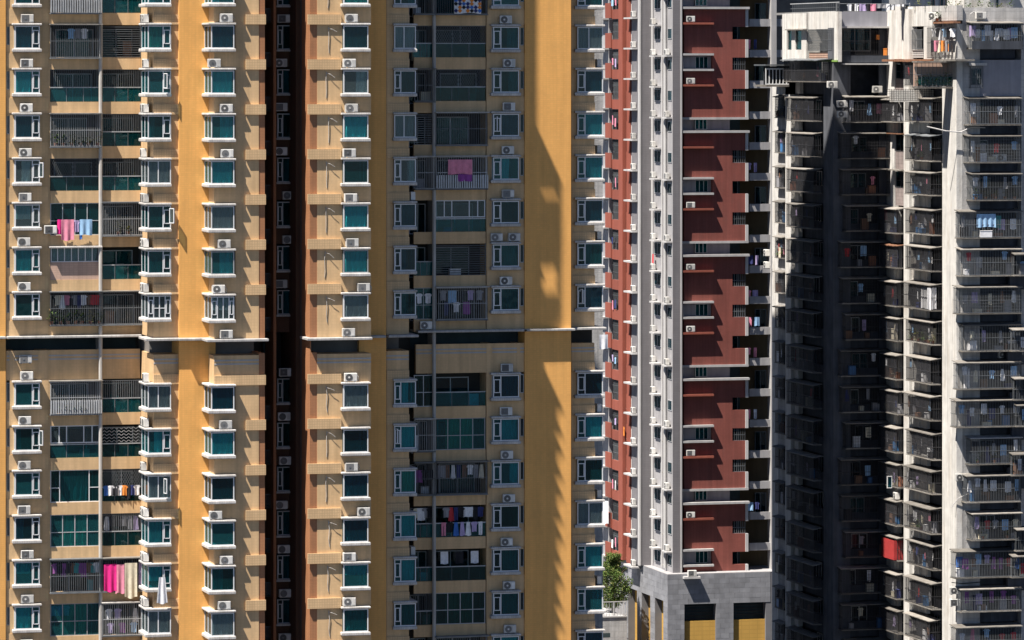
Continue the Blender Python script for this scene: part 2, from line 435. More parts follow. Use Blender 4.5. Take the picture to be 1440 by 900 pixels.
def window(parent, x0, x1, yf, zb, zt, layout, depth=0.0, side=None, curtain=None, frame='white_paint', pane='teal_glass', room='room_dark', roomd=1.0, fw=0.066, name='window', back=True, rz=0.0):
    """A window as one part (its frame) with panes, curtain and room behind as sub-parts. Local x along the wall, y into it.
    layout: list of (a, b, 'pane' | 'case') fractions of the width; side: 'left' / 'right' glazed return of the given depth."""
    W, H = round(x1 - x0, 3), round(zt - zb, 3)
    D = round(depth, 3)
    lay = tuple(layout)
    key = (W, H, D, side, lay, frame, pane, fw)
    e = fw
    def fr():
        b = M()
        b.box(0, W, 0, .07, 0, e); b.box(0, W, 0, .07, H - e, H)
        xs = sorted({0.0, 1.0} | {q for a in lay for q in a[:2]})
        for q in xs:
            c = q * W
            lo, hi = (0, e) if q == 0 else ((W - e, W) if q == 1 else (c - e / 2, c + e / 2))
            b.box(lo, hi, 0.002, .068, e, H - e)
        for a, c, k in lay:
            if k == 'case':
                p, q = a * W + e * .5, c * W - e * .5
                for z in (H * .22, H * .80):
                    b.box(p, q, .004, .066, z - e * .4, z + e * .4)
                b.box(p + .02, p + .075, -.012, .05, H * .22, H * .8); b.box(q - .075, q - .02, -.012, .05, H * .22, H * .8)
            if k == 'rail':
                b.box(a * W, c * W, .004, .066, H * .45 - .025, H * .45 + .025)
        if side and D > .15:
            xx = (0, .07) if side == 'left' else (W - .07, W)
            b.box(*xx, .07, D, 0, e); b.box(*xx, .07, D, H - e, H); b.box(*xx, D - e, D - .001, e, H - e)
            if D > 1.2:
                b.box(*xx, D * .5 - .04, D * .5 + .04, e, H - e)
        return b.mesh(name, frame)
    o = link(name, cached(('wf', name) + key, fr), parent, (x0, yf, zb), None, rz)
    base = WP[o.name]
    def sub(nm, k, fn, kind=None):
        return link(nm, cached(('w', nm) + k, fn), o, base, kind)
    for a, c, k in lay:
        sub('glass_pane', key + (a, c), lambda: M().box(a * W + e * .4, c * W - e * .4, .03, .042, e * .6, H - e * .6).mesh('glass_pane', pane))
    if side and D > .15:
        def sp():
            b = M()
            xx = (.028, .04) if side == 'left' else (W - .04, W - .028)
            return b.box(*xx, .07, D - .05, e * .6, H - e * .6).mesh('glass_pane', pane)
        sub('glass_pane', key + ('s',), sp)
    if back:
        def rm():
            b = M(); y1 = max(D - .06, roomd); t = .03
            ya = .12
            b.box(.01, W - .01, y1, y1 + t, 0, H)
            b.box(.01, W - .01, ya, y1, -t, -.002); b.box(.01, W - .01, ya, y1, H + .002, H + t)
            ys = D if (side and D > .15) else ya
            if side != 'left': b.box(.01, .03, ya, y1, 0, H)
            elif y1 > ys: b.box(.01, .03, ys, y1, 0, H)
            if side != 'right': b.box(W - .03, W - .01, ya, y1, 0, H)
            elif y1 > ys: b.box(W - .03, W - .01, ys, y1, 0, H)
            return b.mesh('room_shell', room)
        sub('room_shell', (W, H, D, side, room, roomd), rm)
    if curtain:
        cm, a, c, low = curtain
        sd = random.randrange(3)
        def cu():
            rr = random.Random(sd * 7 + int(W * 100)); ph = rr.random() * 6
            b = M(); wd = (c - a) * W - .12; x_0 = a * W + .06
            n = max(10, int(wd * 30))
            tw = rr.uniform(-.12, .12)
            def f(u, v):
                sag = tw * v * v * math.sin(u * 3.1)
                return (x_0 + u * wd * (1 - .06 * v) + sag, .22 + .075 * math.sin(u * wd * 15 + ph + 1.3 * math.sin(v * 2.5 + ph)) + .03 * math.sin(u * wd * 37 + 2 * ph), H - .09 - v * (H - .16) * (1 - low))
            b.grid(f, n, 5)
            return b.mesh('curtain', cm)
        sub('curtain', (W, H, cm, a, c, low, sd), cu)
    return o
# ================================================================== the ground
g = M(); g.box(-3000, 3000, -600, 5000, -1.0, 0.0)
link('ground', g.mesh('ground', 'ground'), None, (0, 0, 0), 'structure')

# ================================================================== the yellow tower
YT = thing('apartment_tower', 'tall yellow and beige tiled apartment tower with white bay windows', 'tower', (68, 330, 0))
def zh(k): return ZC + 2.735 - 3.0 * k          # top of the window hood of row k (k = 0: first whole row in the photograph)
WH, FH, GT, GB = 0.14, 2.0, 0.17, 1.70           # hood thickness; glass top and bottom below the hood top
ROWS = [k for k in range(-2, 15)]
TOP, BOT = ZC + 51.0, 0.0
YC, YP, YB2, YR, YPR = 311.37, 313.3, 313.6, 318.35, 318.2
def yb(name, m, *a, **k): return boxpart(YT, name, m, *a, **k)

# cores and piers --------------------------------------------------
xl0, xl1 = X(216, YB2), X(372, YC)
xr0, xr1 = X(434, YC), X(575, YB2)
xRend = X(838, 319.2)
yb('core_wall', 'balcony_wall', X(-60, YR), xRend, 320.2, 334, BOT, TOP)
yb('roof', 'roof_grey', X(-60, YR) - .3, xRend + .3, 319.9, 334.3, TOP, TOP + .5)
# unseen neighbour block behind the tower, shaped to cast the shadow on the grey tower
b = M()
pl = [(60, 334), (64, 334), (64, 359.8), (100.4, 359.8), (87, 375), (60, 375)]
n_ = len(pl)
b.add([(p[0] - 68, p[1] - 330, z) for z in (0, TOP + 2.0) for p in pl], [tuple(range(n_ - 1, -1, -1)), tuple(range(n_, 2 * n_))] + [(j, (j + 1) % n_, (j + 1) % n_ + n_, j + n_) for j in range(n_)])
link('unseen_shade_block', b.mesh('unseen_shade_block', 'old_grey'), YT, (68, 330, 0))
yb('unseen_shade_block', 'old_grey', 84, 104.6, 379, 402, BOT, ZC + 21)  # second unseen block, added to keep low sky light off the grey tower
# wings' inner cores with the yellow piers as their fronts
yb('pier', 'yellow_tile', X(252, YP), X(303, YP), YP, 320.2, BOT, TOP)
yb('pier', 'yellow_tile', X(505, YP), X(543, YP), YP, 320.2, BOT, TOP)
yb('pier', 'yellow_tile', X(-40, YPR), X(8, YPR), YPR, 320.3, BOT, TOP)
yb('pier', 'yellow_tile', X(738, YPR), X(803, YPR), YPR, 320.3, BOT, TOP)
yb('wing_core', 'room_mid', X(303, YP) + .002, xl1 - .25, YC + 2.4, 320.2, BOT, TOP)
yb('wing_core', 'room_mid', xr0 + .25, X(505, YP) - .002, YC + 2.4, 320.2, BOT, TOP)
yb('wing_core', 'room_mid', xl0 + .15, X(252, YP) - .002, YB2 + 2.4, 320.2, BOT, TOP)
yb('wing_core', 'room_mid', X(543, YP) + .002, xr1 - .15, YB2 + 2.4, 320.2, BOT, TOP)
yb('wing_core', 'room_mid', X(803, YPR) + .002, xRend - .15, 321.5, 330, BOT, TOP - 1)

# shaft between the wings -------------------------------------------
ysh = 315.2
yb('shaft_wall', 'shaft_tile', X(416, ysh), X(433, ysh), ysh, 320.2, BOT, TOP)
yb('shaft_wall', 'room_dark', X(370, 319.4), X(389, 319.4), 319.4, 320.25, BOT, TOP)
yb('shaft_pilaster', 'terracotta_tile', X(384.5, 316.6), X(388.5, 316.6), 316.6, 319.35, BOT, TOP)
for k in ROWS:
    if k == 7: continue
    z = zh(k)
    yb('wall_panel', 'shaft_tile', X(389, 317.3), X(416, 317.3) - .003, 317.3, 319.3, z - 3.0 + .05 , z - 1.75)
    window(YT, X(390, 317.25), X(415, 317.25), 317.25, z - 1.75, z - .1, [(0, .3, 'case'), (.3, 1, 'pane')], curtain=random.choice([None, None, ('curtain_teal', .3, 1, 0)]), pane='green_glass', roomd=1.6, frame='metal_light')
    yb('window_sill', 'hood_stone', X(389, 317), X(416, 317), 317.0, 317.3, z - 1.88, z - 1.76)
    yb('floor_slab', 'balcony_wall', X(372, 318), X(384, 318), 317.6, 319.4, z - 2.95, z - 2.8)
    yb('balcony_rail', 'metal_grey', X(372, 317.7), X(384, 317.7), 317.62, 317.66, z - 2.0, z - 1.95)
    def rl():
        q = M(); wd = X(384, 317.7) - X(372, 317.7)
        for j in range(7): q.box(j * wd / 6.5, j * wd / 6.5 + .025, 0, .025, 0, .85)
        return q.mesh('rail_bars', 'metal_grey')
    link('rail_bars', cached(('shaft', 'rb'), rl), YT, (X(372, 317.7), 317.63, z - 2.82), 'stuff')
    air_conditioner((X(397 + random.uniform(-3, 9), 317), 316.95, z + .02), f'shaded air conditioner in the dark shaft between the yellow wings, {ORD[k + 2]} row', 'air conditioners in the dark shaft', 0, random.randrange(3))
    if k % 3 == 1:
        window(YT, X(374, 319.3), X(383.5, 319.3), 319.3, z - 2.0, z - .2, [(0, .5, 'pane'), (.5, 1, 'pane')], pane='green_glass', roomd=.4, frame='metal_light')

# curtain picker
def pick_curtain(a=0.0, c=1.0):
    r = random.random()
    if r < .42: return (random.choice(['curtain_pale', 'curtain_pale', 'curtain_teal']), a, c, 0)
    if r < .50: return ('curtain_green', a, c, 0)
    if r < .66: return (random.choice(['curtain_pale', 'curtain_teal']), a + (c - a) * random.uniform(.3, .5), c, 0)
    if r < .77: return (random.choice(['curtain_pale', 'curtain_teal']), a, a + (c - a) * random.uniform(.4, .6), 0)
    if r < .84: return ('curtain_teal', a, c, random.uniform(.3, .6))
    return None
PANE = lambda: random.choice(['clear_glass', 'blue_glass', 'green_glass', 'teal_glass', 'teal_glass', 'teal_glass', 'teal_glass', 'green_glass', 'blue_glass'])
def hood(x0, x1, y0, y1, z, nm='window_hood'):
    return yb(nm, 'hood_stone', x0, x1, y0, y1, z - WH, z, chamfer=.03)
def sill(x0, x1, y0, y1, z):
    return yb('window_sill', 'hood_stone', x0, x1, y0, y1, z - .24, z, chamfer=.05)

def corner_bay(px, flip, name, acs, yw, yback, special=None):
    """px: wall edge outer, wall/box joint, box outer edge, hood ends. One bay column, floor by floor."""
    wall_a, joint, box_a, box_b, hood_a, hood_b, band_a, band_b, terra = px
    yf = yw - .42; yhood = yw - .57
    xa, xb = sorted((X(box_a, yf), X(box_b, yf)))
    wa, wb = sorted((X(wall_a, yw), X(joint, yw)))
    ba, bb = sorted((X(band_a, yw - .18), X(band_b, yw - .18)))
    ha, hb = sorted((X(hood_a, yhood), X(hood_b, yhood)))
    nich = (wa, X(box_a, yf) + .28) if flip else (X(box_a, yf) + .28, wb)      # AC-height wall runs behind the hood to the bay's own corner
    for k in ROWS:
        z = zh(k)
        if k == 7: continue
        if k != 6:                                    # wall of AC height under this row's sill
            zb0, zb1 = zh(k + 1) - WH * .5, z - GB - .24
            yb('wall_panel', 'beige_tile', nich[0], nich[1] , yw, yback + .05, zh(k + 1) + .003, zb1 + .1)
        # tile band at the foot of the row above, plain wall beside the window
        if k != 8:
            yb('tile_band', 'beige_band', ba, bb, yw - .17, yw - .004, z - .10, z + .58)
        if k == 6:
            yb('wall_panel', 'beige_tile', nich[0], nich[1], yw, yback + .05, zh(7) + .01, z - GB - .14)
        yb('wall_panel', 'beige_tile', wa, wb, yw + .001, yback + .06, z - GB - .14, z)
        hood(ha, hb, yhood, yback - .004, z)
        sill(ha, hb, yhood + .03, yback - .004, z - GB)
        st = (special or {}).get(k) or ('grey' if random.random() < .07 else None)
        if st == 'white':
            window(YT, xa, xb, yf, z - GB, z - GT, [(0, .27, 'case'), (.27, .52, 'pane'), (.52, .77, 'pane'), (.77, 1, 'case')], yback - yf, 'right' if flip else 'left', ('curtain_pale', 0, 1, .4), pane='clear_glass', room='room_mid')
        elif st == 'grey':
            window(YT, xa, xb, yf, z - GB, z - GT, [(0, 1, 'pane')], yback - yf, 'right' if flip else 'left', ('curtain_grey', 0, 1, 0), pane='clear_glass', room='room_mid')
        else:
            window(YT, xa, xb, yf, z - GB, z - GT, [(0, 1, 'pane')], yback - yf, 'right' if flip else 'left', pick_curtain(), pane=PANE(), frame='white_paint' if random.random() < .85 else 'metal_light')
    if terra:
        ta, tb = sorted((X(terra[0], yw), X(terra[1], yw)))
        for (za, zb_) in ((zh(7), TOP), (BOT, zh(8) + .003 + 2.0)):
            yb('corner_strip', 'terracotta_tile', ta, tb, yw + .03, YC + 2.6, za, zb_)
    # refuge storey: open dark deck, parapet with two pale stripes, long canopy
    z8 = zh(8)
    pa, pb = sorted((X(wall_a, yw), X(band_b if not flip else box_b, yw)))
    pa, pb = nich if not flip else nich
    yb('parapet', 'beige_tile', min(pa, wa), max(pb, wb), yw + .02, yback + .05, z8 + .002, zh(7) - 1.12)
    yb('parapet_cap', 'beige_band', ba if flip else min(ba, pa), bb, yw - .15, yw + .018, z8 - .10, z8 + .56)
    for q in (.0, .24):
        yb('trim_stripe', 'grey_trim', min(pa, wa), max(pb, wb), yw + .002, yw + .018, zh(7) - 1.50 - q, zh(7) - 1.40 - q)
    # canopy
    yb('canopy', 'canopy_stone', min(ha, ba) - .1, max(hb, bb) + .1, yhood - .05, yback - .004, zh(7) - .18, zh(7), chamfer=.03)
    # storeys above the frame
    yb('upper_storeys', 'beige_tile', wa if flip else min(wa, pa), max(wb, pb) if not flip else wb, yw, yback + .05, zh(-3) + .02, TOP - 2)
    for k, cx in acs.items():
        if cx is None: continue
        y = yw - .30
        if k % 2 == 0:
            q = M(); q.tube([(0, 0, 0), (.12, -.04, -.18), (.1, .1, -.5), (.16, .18, -.62)], .022, 5)
            link('drain_hose', cached(('achose',), lambda: q.mesh('drain_hose', 'pipe_grey')), YT, (X(cx, y) + .45, y + .1, zh(k) + .5))
        air_conditioner((X(cx, y), y, zh(k) + .004), f'white air conditioner above the {ORD[k + 1]} window from top, {name}', 'air conditioners on the white window hoods', 0, random.randrange(3) if k != 8 else 1)

LAC = {-1: 317, 0: 318, 1: 301, 2: 318, 3: 319, 5: 315, 6: 307, 7: 318, 9: 317, 11: 303, 12: 318, 13: 315, 14: 316}
corner_bay((364, 331, 297, 329.5, 293.5, 332, 346, 374, (364, 372.5)), False, 'bay left of dark shaft', LAC, YC, YP, {6: 'white', 13: 'grey'})
RAC = {-1: 492, 0: 494, 1: 491, 2: 494, 3: 491, 4: 493, 5: 495, 6: 511, 7: 490, 8: 493, 10: 494, 11: 511, 12: 491, 13: 491, 14: 492}
corner_bay((446, 482, 518, 483, 481, 521.5, 433, 480, (437, 446)), True, 'bay right of dark shaft', RAC, YC, YP, {6: 'grey', 8: 'grey'})
# left return face of the right wing: bright terracotta
yb('corner_strip', 'terracotta_tile', X(436, YC) , X(437.5, YC), YC + .035, YC + 2.6, BOT, TOP)

def small_bay(px, flip, name, yw, yback, casement_left, special=None):
    wall_a, joint, box_a, box_b, hood_a, hood_b, body = px
    yf = yw - .25; yhood = yw - .40
    xa, xb = sorted((X(box_a, yf), X(box_b, yf)))
    wa, wb = sorted((X(wall_a, yw), X(joint, yw)))
    ha, hb = sorted((X(hood_a, yhood), X(hood_b, yhood)))
    b0, b1 = sorted((X(wall_a, yw), X(body, yw)))
    lay = [(0, .30, 'case'), (.30, 1, 'pane')] if casement_left else [(0, .66, 'pane'), (.66, 1, 'case')]
    for k in ROWS:
        z = zh(k)
        if k == 7: continue
        ztop = z - GB - .14
        zlow = zh(k + 1) + .003
        yb('wall_panel', 'beige_tile', b0, b1, yw, yback + 2.6, zlow, ztop)
        if k != 8: yb('tile_band', 'beige_band', b0 - .02, b1 + .02, yw - .10, yw - .004, z - .10, z + .58)
        if wb - wa > .05: yb('wall_panel', 'beige_tile', wa, wb, yw + .001, yback + 2.61, ztop, z)
        hood(ha, hb, yhood, yback - .004, z)
        sill(ha, hb if flip else max(hb, xb), yhood + .06, yback - .004, z - GB)
        st = (special or {}).get(k) or ('grey' if random.random() < .07 else None)
        if st == 'white':
            window(YT, xa, xb, yf, z - GB, z - GT, [(0, .25, 'case'), (.25, .5, 'rail'), (.5, .75, 'rail'), (.75, 1, 'case')], yback - yf, 'right' if flip else 'left', None, pane='clear_glass')
        elif st == 'grey':
            window(YT, xa, xb, yf, z - GB, z - GT, [(0, .45, 'pane'), (.45, 1, 'pane')], yback - yf, 'right' if flip else 'left', ('curtain_grey', 0, 1, 0), pane='clear_glass', room='room_mid')
        else:
            cl = pick_curtain(.30, 1) if casement_left else pick_curtain(0, .66)
            window(YT, xa, xb, yf, z - GB, z - GT, lay, yback - yf, 'right' if flip else 'left', cl, pane=PANE())
    z8 = zh(8)
    yb('parapet', 'beige_tile', b0 + .002, b1 - .002, yw + .02, yback + 2.6, z8 + .002, zh(7) - 1.12)
    yb('parapet_cap', 'beige_band', b0, b1, yw - .10, yw + .018, z8 - .10, z8 + .56)
    for q in (.0, .24):
        yb('trim_stripe', 'grey_trim', b0, b1, yw + .002, yw + .018, zh(7) - 1.50 - q, zh(7) - 1.40 - q)
    yb('canopy', 'canopy_stone', min(ha, b0), max(hb, b1), yhood - .35, yback - .004, zh(7) - .175, zh(7) - .002, chamfer=.03)
    yb('upper_storeys', 'beige_tile', b0, b1, yw, yback + .05, zh(-3) + .02, TOP - 2.2)

small_bay((251.5, 240.5, 208, 240.5, 204.5, 241.5, 216), False, 'inner bay of the left wing', YB2, 315.8, False, {6: 'white', 13: 'grey'})
small_bay((543.3, 554.5, 554.5, 585, 553.5, 587, 575), True, 'inner bay of the right wing', YB2, 315.8, True)
small_bay((803.5, 811, 812, 848, 809, 851, 836), True, 'right edge bay', 319.2, 321.4, True)
yb('canopy', 'canopy_stone', X(252, YP - .7), X(285, YP - .7), YP - .7, YP - .004, zh(7) - .17, zh(7) - .004, chamfer=.03)
yb('canopy', 'canopy_stone', X(521, YP - .7), X(543, YP - .7), YP - .7, YP - .004, zh(7) - .17, zh(7) - .004, chamfer=.03)
for k in ROWS:
    if k in (7,): continue
    for j, (dx, yy) in enumerate(((-.42, 314.35), (-.40, 315.25))):
        if (k * 5 + j * 3) % 7 in (1, ): continue
        air_conditioner((xl0 + dx, yy, zh(k) + .004), f'{"front" if j == 0 else "rear"} air conditioner beside the left inner bay , {ORD[k + 1]} window from top', 'air conditioners beside the inner bays', -math.pi / 2, random.randrange(3))
    if k in (3, 11):
        air_conditioner((xr1 + .32, YB2 + .5, zh(k + 1) + .01), f'air conditioner beside the right inner bay above its {ORD[k + 2]} window from top', 'air conditioners beside the inner bays', math.pi / 2, 0)
    if k >= 0 and k % 2:
        air_conditioner((xRend + .36, 320.0, zh(k) + .004), f'air conditioner at the yellow tower right edge above its {ORD[k + 1]} window', 'air conditioners beside the inner bays', math.pi / 2, 1)

# opened casements hinged out of some windows
for px_, y_, k, ang in ((230, 313.2, 1, 1.2), (238, 313.2, 4, 1.0), (230, 313.2, 10, 1.3), (700, 317.9, 2, -1.2), (55, 317.9, 3, 1.1), (55, 317.9, 9, 1.2), (820, 318.8, 6, -1.1), (560, 313.2, 9, -1.2)):
    o = window(YT, 0, .45, 0, 0, 1.0, [(0, 1, 'pane')], pane='clear_glass', back=False, name='open_casement', fw=.05, rz=-ang if ang > 0 else math.pi - ang * -1)
    o.location = Vector((X(px_, y_), y_, zh(k) - GB + .35)) - WP[YT.name]
# recessed window columns ---------------------------------------------
def recess_col(px, name, acs, casement_left, small):
    wl, wr, box_a, box_b, hood_a, hood_b, sm_a, sm_b = px
    yf, yhood = YR - .42, YR - .55
    xa, xb = X(box_a, yf), X(box_b, yf)
    ha, hb = X(hood_a, yhood), X(hood_b, yhood)
    w0, w1 = X(wl, YR), X(wr, YR)
    s0, s1 = X(sm_a, YR), X(sm_b, YR)
    lo_strip = (w0, xa + .05) if s0 > xb else (s1, xa + .05)
    hi_strip = (xb - .05, s0) if s0 > xb else (xb - .05, w1)
    for (za, zb_) in ((zh(7), TOP - 1), (BOT, zh(7) - 1.0)):
        yb('wall_strip', 'beige_tile', *lo_strip, YR, 320.18, za, zb_)
        yb('wall_strip', 'beige_tile', *hi_strip, YR, 320.18, za, zb_)
        e = (s1, w1) if s0 > xb else (w0, s0)
        if e[1] - e[0] > .04: yb('wall_strip', 'beige_tile', *e, YR, 320.18, za, zb_)
    lay = [(0, .30, 'case'), (.30, 1, 'pane')] if casement_left else [(0, .70, 'pane'), (.70, 1, 'case')]
    for k in ROWS:
        if k == 7: continue
        z = zh(k)
        yb('wall_panel', 'beige_tile', w0 + .01, w1 - .01, YR - .035, YR - .004, zh(k + 1) - .02, z - GB - .30)
        yb('wall_panel', 'beige_tile', xa + .052, xb - .052, YR + .002, 320.17, zh(k + 1) - WH, z - GB)
        hood(ha, hb, yhood, YR - .036, z)
        sill(ha, hb, yhood + .03, YR - .036, z - GB)
        window(YT, xa, xb, yf, z - GB, z - GT, lay, .42, 'left', pick_curtain(.3, 1) if casement_left else pick_curtain(0, .7), pane=PANE(), roomd=1.6)
        yb('wall_panel', 'beige_tile', s0, s1, YR + .001, 320.16, z - 3.0 + .02 - .25, z - 1.45)
        window(YT, s0, s1, YR + .03, z - 1.45, z - .15, [(0, 1, 'pane')], pane='blue_glass', roomd=1.2, fw=.05, frame='metal_light')
        for cx in (acs.get(k) or ()):
            air_conditioner((X(cx, YR - .3), YR - .28, z + .004), f'{"" if cx == acs[k][0] else "second "}air conditioner above the {ORD[k + 1]} window from top, {name}', 'air conditioners on the white window hoods', 0, random.randrange(3))
recess_col((8.5, 68.5, 21, 56, 18, 59, 9.5, 13.5), 'leftmost window column', {k: [36 + random.uniform(-3, 3)] for k in ROWS}, False, None)
recess_col((684, 737.5, 693.5, 730, 691, 733, 731.6, 736.8), 'column beside the wide yellow pier', {**{k: [714 + random.uniform(-3, 3)] for k in ROWS}, 5: [698, 723]}, True, None)
air_conditioner((X(36, YR - .3), YR - .2, zh(8) + 1.12), 'air conditioner bracketed to the blank parapet above another unit, leftmost column', 'air conditioners on the white window hoods', 0, 0)
for px_ in ((8.5, 197), (585, 737.5)):                    # refuge storey of the recesses
    a_, b_ = X(px_[0], YR), X(px_[1], YR)
    yb('parapet', 'beige_tile', a_, b_, YR + .02, YR + .35, zh(8) + .0, zh(7) - 1.0)
    for q in (.0, .24):
        yb('trim_stripe', 'grey_trim', a_, b_, YR + .004, YR + .018, zh(7) - 1.42 - q, zh(7) - 1.32 - q)
    yb('canopy', 'canopy_stone', a_, b_ + (.0 if px_[0] < 100 else 0), YR - .65, 320.1, zh(7) - .17, zh(7) - .006, chamfer=.03)
    yb('refuge_back', 'room_dark', a_, b_, 320.1, 320.19, zh(7) - 1.4, zh(7) - .18)
yb('canopy', 'canopy_stone', X(737.5, YPR - .5), X(809, YPR - .5), YPR - .5, YPR - .004, zh(7) - .17, zh(7) - .01, chamfer=.03)
yb('canopy', 'canopy_stone', X(-30, YPR - .5), X(8.5, YPR - .5), YPR - .5, YPR - .004, zh(7) - .17, zh(7) - .01, chamfer=.03)

# off-frame storeys of the right wing whose corner stands forward (its shadow crosses the wide pier)
xe = X(521.5, 310.8)
yb('upper_corner', 'beige_tile', X(482, YC), xe - 3.6, 310.85, YP, zh(-3) + .3, TOP - 3)
for za, zb_ in ((zh(-3) + .3, ZC + 15.6), (ZC + 18.4, ZC + 22.2)):
    yb('corner_screen', 'beige_tile', xe - 1.40, xe, 310.86, 311.1, za, zb_)
yb('corner_screen', 'beige_tile', xe - 3.599, xe - 1.402, 310.86, 311.1, zh(-3) + .3, ZC + 23.6)
yb('corner_screen', 'beige_tile', xe - .12, xe, 310.87, 311.0, ZC + 15.6, ZC + 23.6)
yb('corner_roof', 'hood_stone', xe - 3.599, xe, 310.86, 312.35, ZC + 23.61, ZC + 24.25)

# drain pipes in front of the recesses
for px_ in (141.5, 610.5):
    q = M(); q.tube([(0, 0, BOT), (0, 0, TOP - 2)], .13, 8)
    link('drain_pipe', q.mesh('drain_pipe', 'pipe_grey'), YT, (X(px_, YR - .25), YR - .22, 0))
# wiring on the beige wall of the right wing
for k in ROWS:
    if k == 7: continue
    z = zh(k); x = X(459, YC)
    q = M(); s = random.uniform(-.08, .08)
    q.tube([(0, 0, -.25), (s, -.03, -.8), (s * .3, -.02, -1.5), (.02 + s, 0, -2.0)], .022, 5)
    q.tube([(0, -.02, -.35), (.25, -.12, -.42), (.55, -.14, -.62 + s)], .018, 5)
    link('wall_cable', q.mesh('wall_cable', 'pipe_grey'), YT, (x + random.uniform(-.1, .15), YC - .03, z))

# balconies in the recesses ----------------------------------------------
YBF = YR
def bars(b, x0, x1, y, z0, z1, step, r=.011):
    n = max(2, int((x1 - x0) / step))
    for j in range(n + 1):
        x = x0 + (x1 - x0) * j / n
        b.box(x - r, x + r, y - r, y + r, z0, z1)
def balcony(px0, px1, k, typ, name, extra=None):
    x0, x1 = X(px0, YBF), X(px1, YBF)
    z1, z0 = zh(k) - .10, zh(k + 1) + .72
    W, H = x1 - x0, z1 - z0
    yb('spandrel', 'beige_tile', x0, x1, YBF, YBF + .25, zh(k + 1) - .10, z0)
    yb('floor_slab', 'balcony_wall', x0, x1, YBF + .252, 320.19, zh(k + 1) + .3, zh(k + 1) + .46)
    # door behind
    dw = min(2.6, W * .85); dx = x0 + (W - dw) * random.uniform(.2, .8)
    window(YT, dx, dx + dw, 320.10, z0 - .2, z0 + 1.9, [(0, .5, 'pane'), (.5, 1, 'pane')], pane=random.choice(['green_glass', 'teal_glass', 'blue_glass']), frame='metal_light', back=False, name='balcony_door', curtain=random.choice([None, None, ('curtain_teal', 0, 1, 0)]))
    def mk(nm, matn, fn, y=YBF, kind=None, key=None):
        me = cached((nm, matn, round(W, 2), round(H, 2), key), lambda: fn(M()).mesh(nm, matn))
        return link(nm, me, YT, (x0, y, z0), kind)
    def rail_glass(frac):
        hz = H * frac
        mk('glass_balustrade', extra_pane, lambda b: b.box(.03, W - .03, .05, .065, .02, hz - .05), key=frac)
        mk('handrail', 'metal_light', lambda b: b.box(0, W, .02, .09, hz - .05, hz + .02), key=frac)
        mk('baluster', 'metal_grey', lambda b: (b.box(W * .33 - .02, W * .33 + .02, .03, .08, 0, hz - .05), b.box(W * .67 - .02, W * .67 + .02, .03, .08, 0, hz - .05), b)[2], kind='stuff', key=frac)
    extra_pane = random.choice(['green_glass', 'teal_glass'])
    if typ in ('cage', 'cage_slats'):
        P = .50
        def f(b):
            bars(b, 0, W, -P, 0, H, .125)
            for s in range(4):
                for x in (0, W): b.box(x - .011, x + .011, -P + s * P / 4 - .011, -P + s * P / 4 + .011, 0, H)
            for z in (.02, H * .5, H - .03): b.box(-.02, W + .02, -P - .016, -P + .016, z - .018, z + .018)
            if typ == 'cage_slats': bars(b, 0, W, -P - .02, 0, H * .42, .16, .045)
            return b
        mk('security_grille', 'metal_grey' if (k + int(px0)) % 3 else 'metal_light', f, kind='stuff', key=typ)
        yb('cage_floor', 'metal_grey', x0 - .05, x1 + .05, YBF - P - .03, YBF - .003, z0 - .10, z0 - .02)
        yb('awning', random.choice(['hood_stone', 'metal_grey', 'old_slab']), x0 - .1, x1 + .1, YBF - P - .22, YBF - .003, z1 + .01, z1 + .07)
    elif typ in ('grille', 'lattice'):
        rail_glass(.45)
        def f(b):
            if typ == 'grille':
                bars(b, 0, W, .03, H * .46, H, .125, .013)
            else:
                n = int(W / .16)
                for j in range(n):
                    a = j * W / n; c = (j + 1) * W / n
                    for t in range(4):
                        za = H * .47 + t * H * .53 / 4; zb_ = za + H * .53 / 4
                        b.bar((a, .03, za), (c, .03, zb_), .011); b.bar((c, .035, za), (a, .035, zb_), .011)
                b.box(W / 2 - .03, W / 2 + .03, .01, .06, H * .46, H)
            b.box(0, W, .02, .05, H - .04, H)
            return b
        mk('security_grille', 'metal_grey', f, kind='stuff', key=typ)
    elif typ == 'glazed':
        n = 4 if W > 2 else 2
        cur = random.choice([None, ('curtain_green', .2, .8, 0), ('curtain_teal', .5, 1, 0)]) if extra != 'cur' else ('curtain_pale', .18, .8, 0)
        window(YT, x0 + .02, x1 - .02, YBF + .06, z0, z1, [(j / n, (j + 1) / n, 'rail') for j in range(n)] if extra != 'cur' else [(0, .19, 'rail'), (.19, .79, 'pane'), (.79, 1, 'rail')], pane=random.choice(['green_glass', 'teal_glass']), frame='metal_light' if extra != 'cur' else 'white_paint', back=False, name='balcony_window', fw=.055, curtain=cur)
    elif typ == 'wallwin':
        yb('infill_wall', 'pink_wall', x0 + .02, x1 - .02, YBF + .03, YBF + .2, z0, z0 + H * .55)
        window(YT, x0 + .05, x1 - .05, YBF + .05, z0 + H * .55, z1, [(j / 7, (j + 1) / 7, 'pane') for j in range(7)], pane='clear_glass', frame='white_paint', back=False, name='balcony_window', fw=.06, curtain=('curtain_pale', 0, 1, 0))
        hood(x0 - .1, x1 + .1, YBF - .4, YBF - .004, z1 + .1)
    elif typ == 'frames':
        rail_glass(.42)
        window(YT, x0 + .02, x1 - .02, YBF + .05, z0 + H * .45, z1, [(0, .18, 'pane'), (.18, .33, 'pane'), (.33, .68, 'pane'), (.68, .85, 'pane'), (.85, 1, 'pane')], pane='clear_glass', frame='white_paint', back=False, name='balcony_window', fw=.07)
    elif typ == 'louvre':
        def f(b):
            n = 14
            for j in range(n): b.box(0, W, -.02, .03, j * H / n, j * H / n + .045)
            b.box(0, .05, -.03, .04, 0, H); b.box(W - .05, W, -.03, .04, 0, H)
            return b
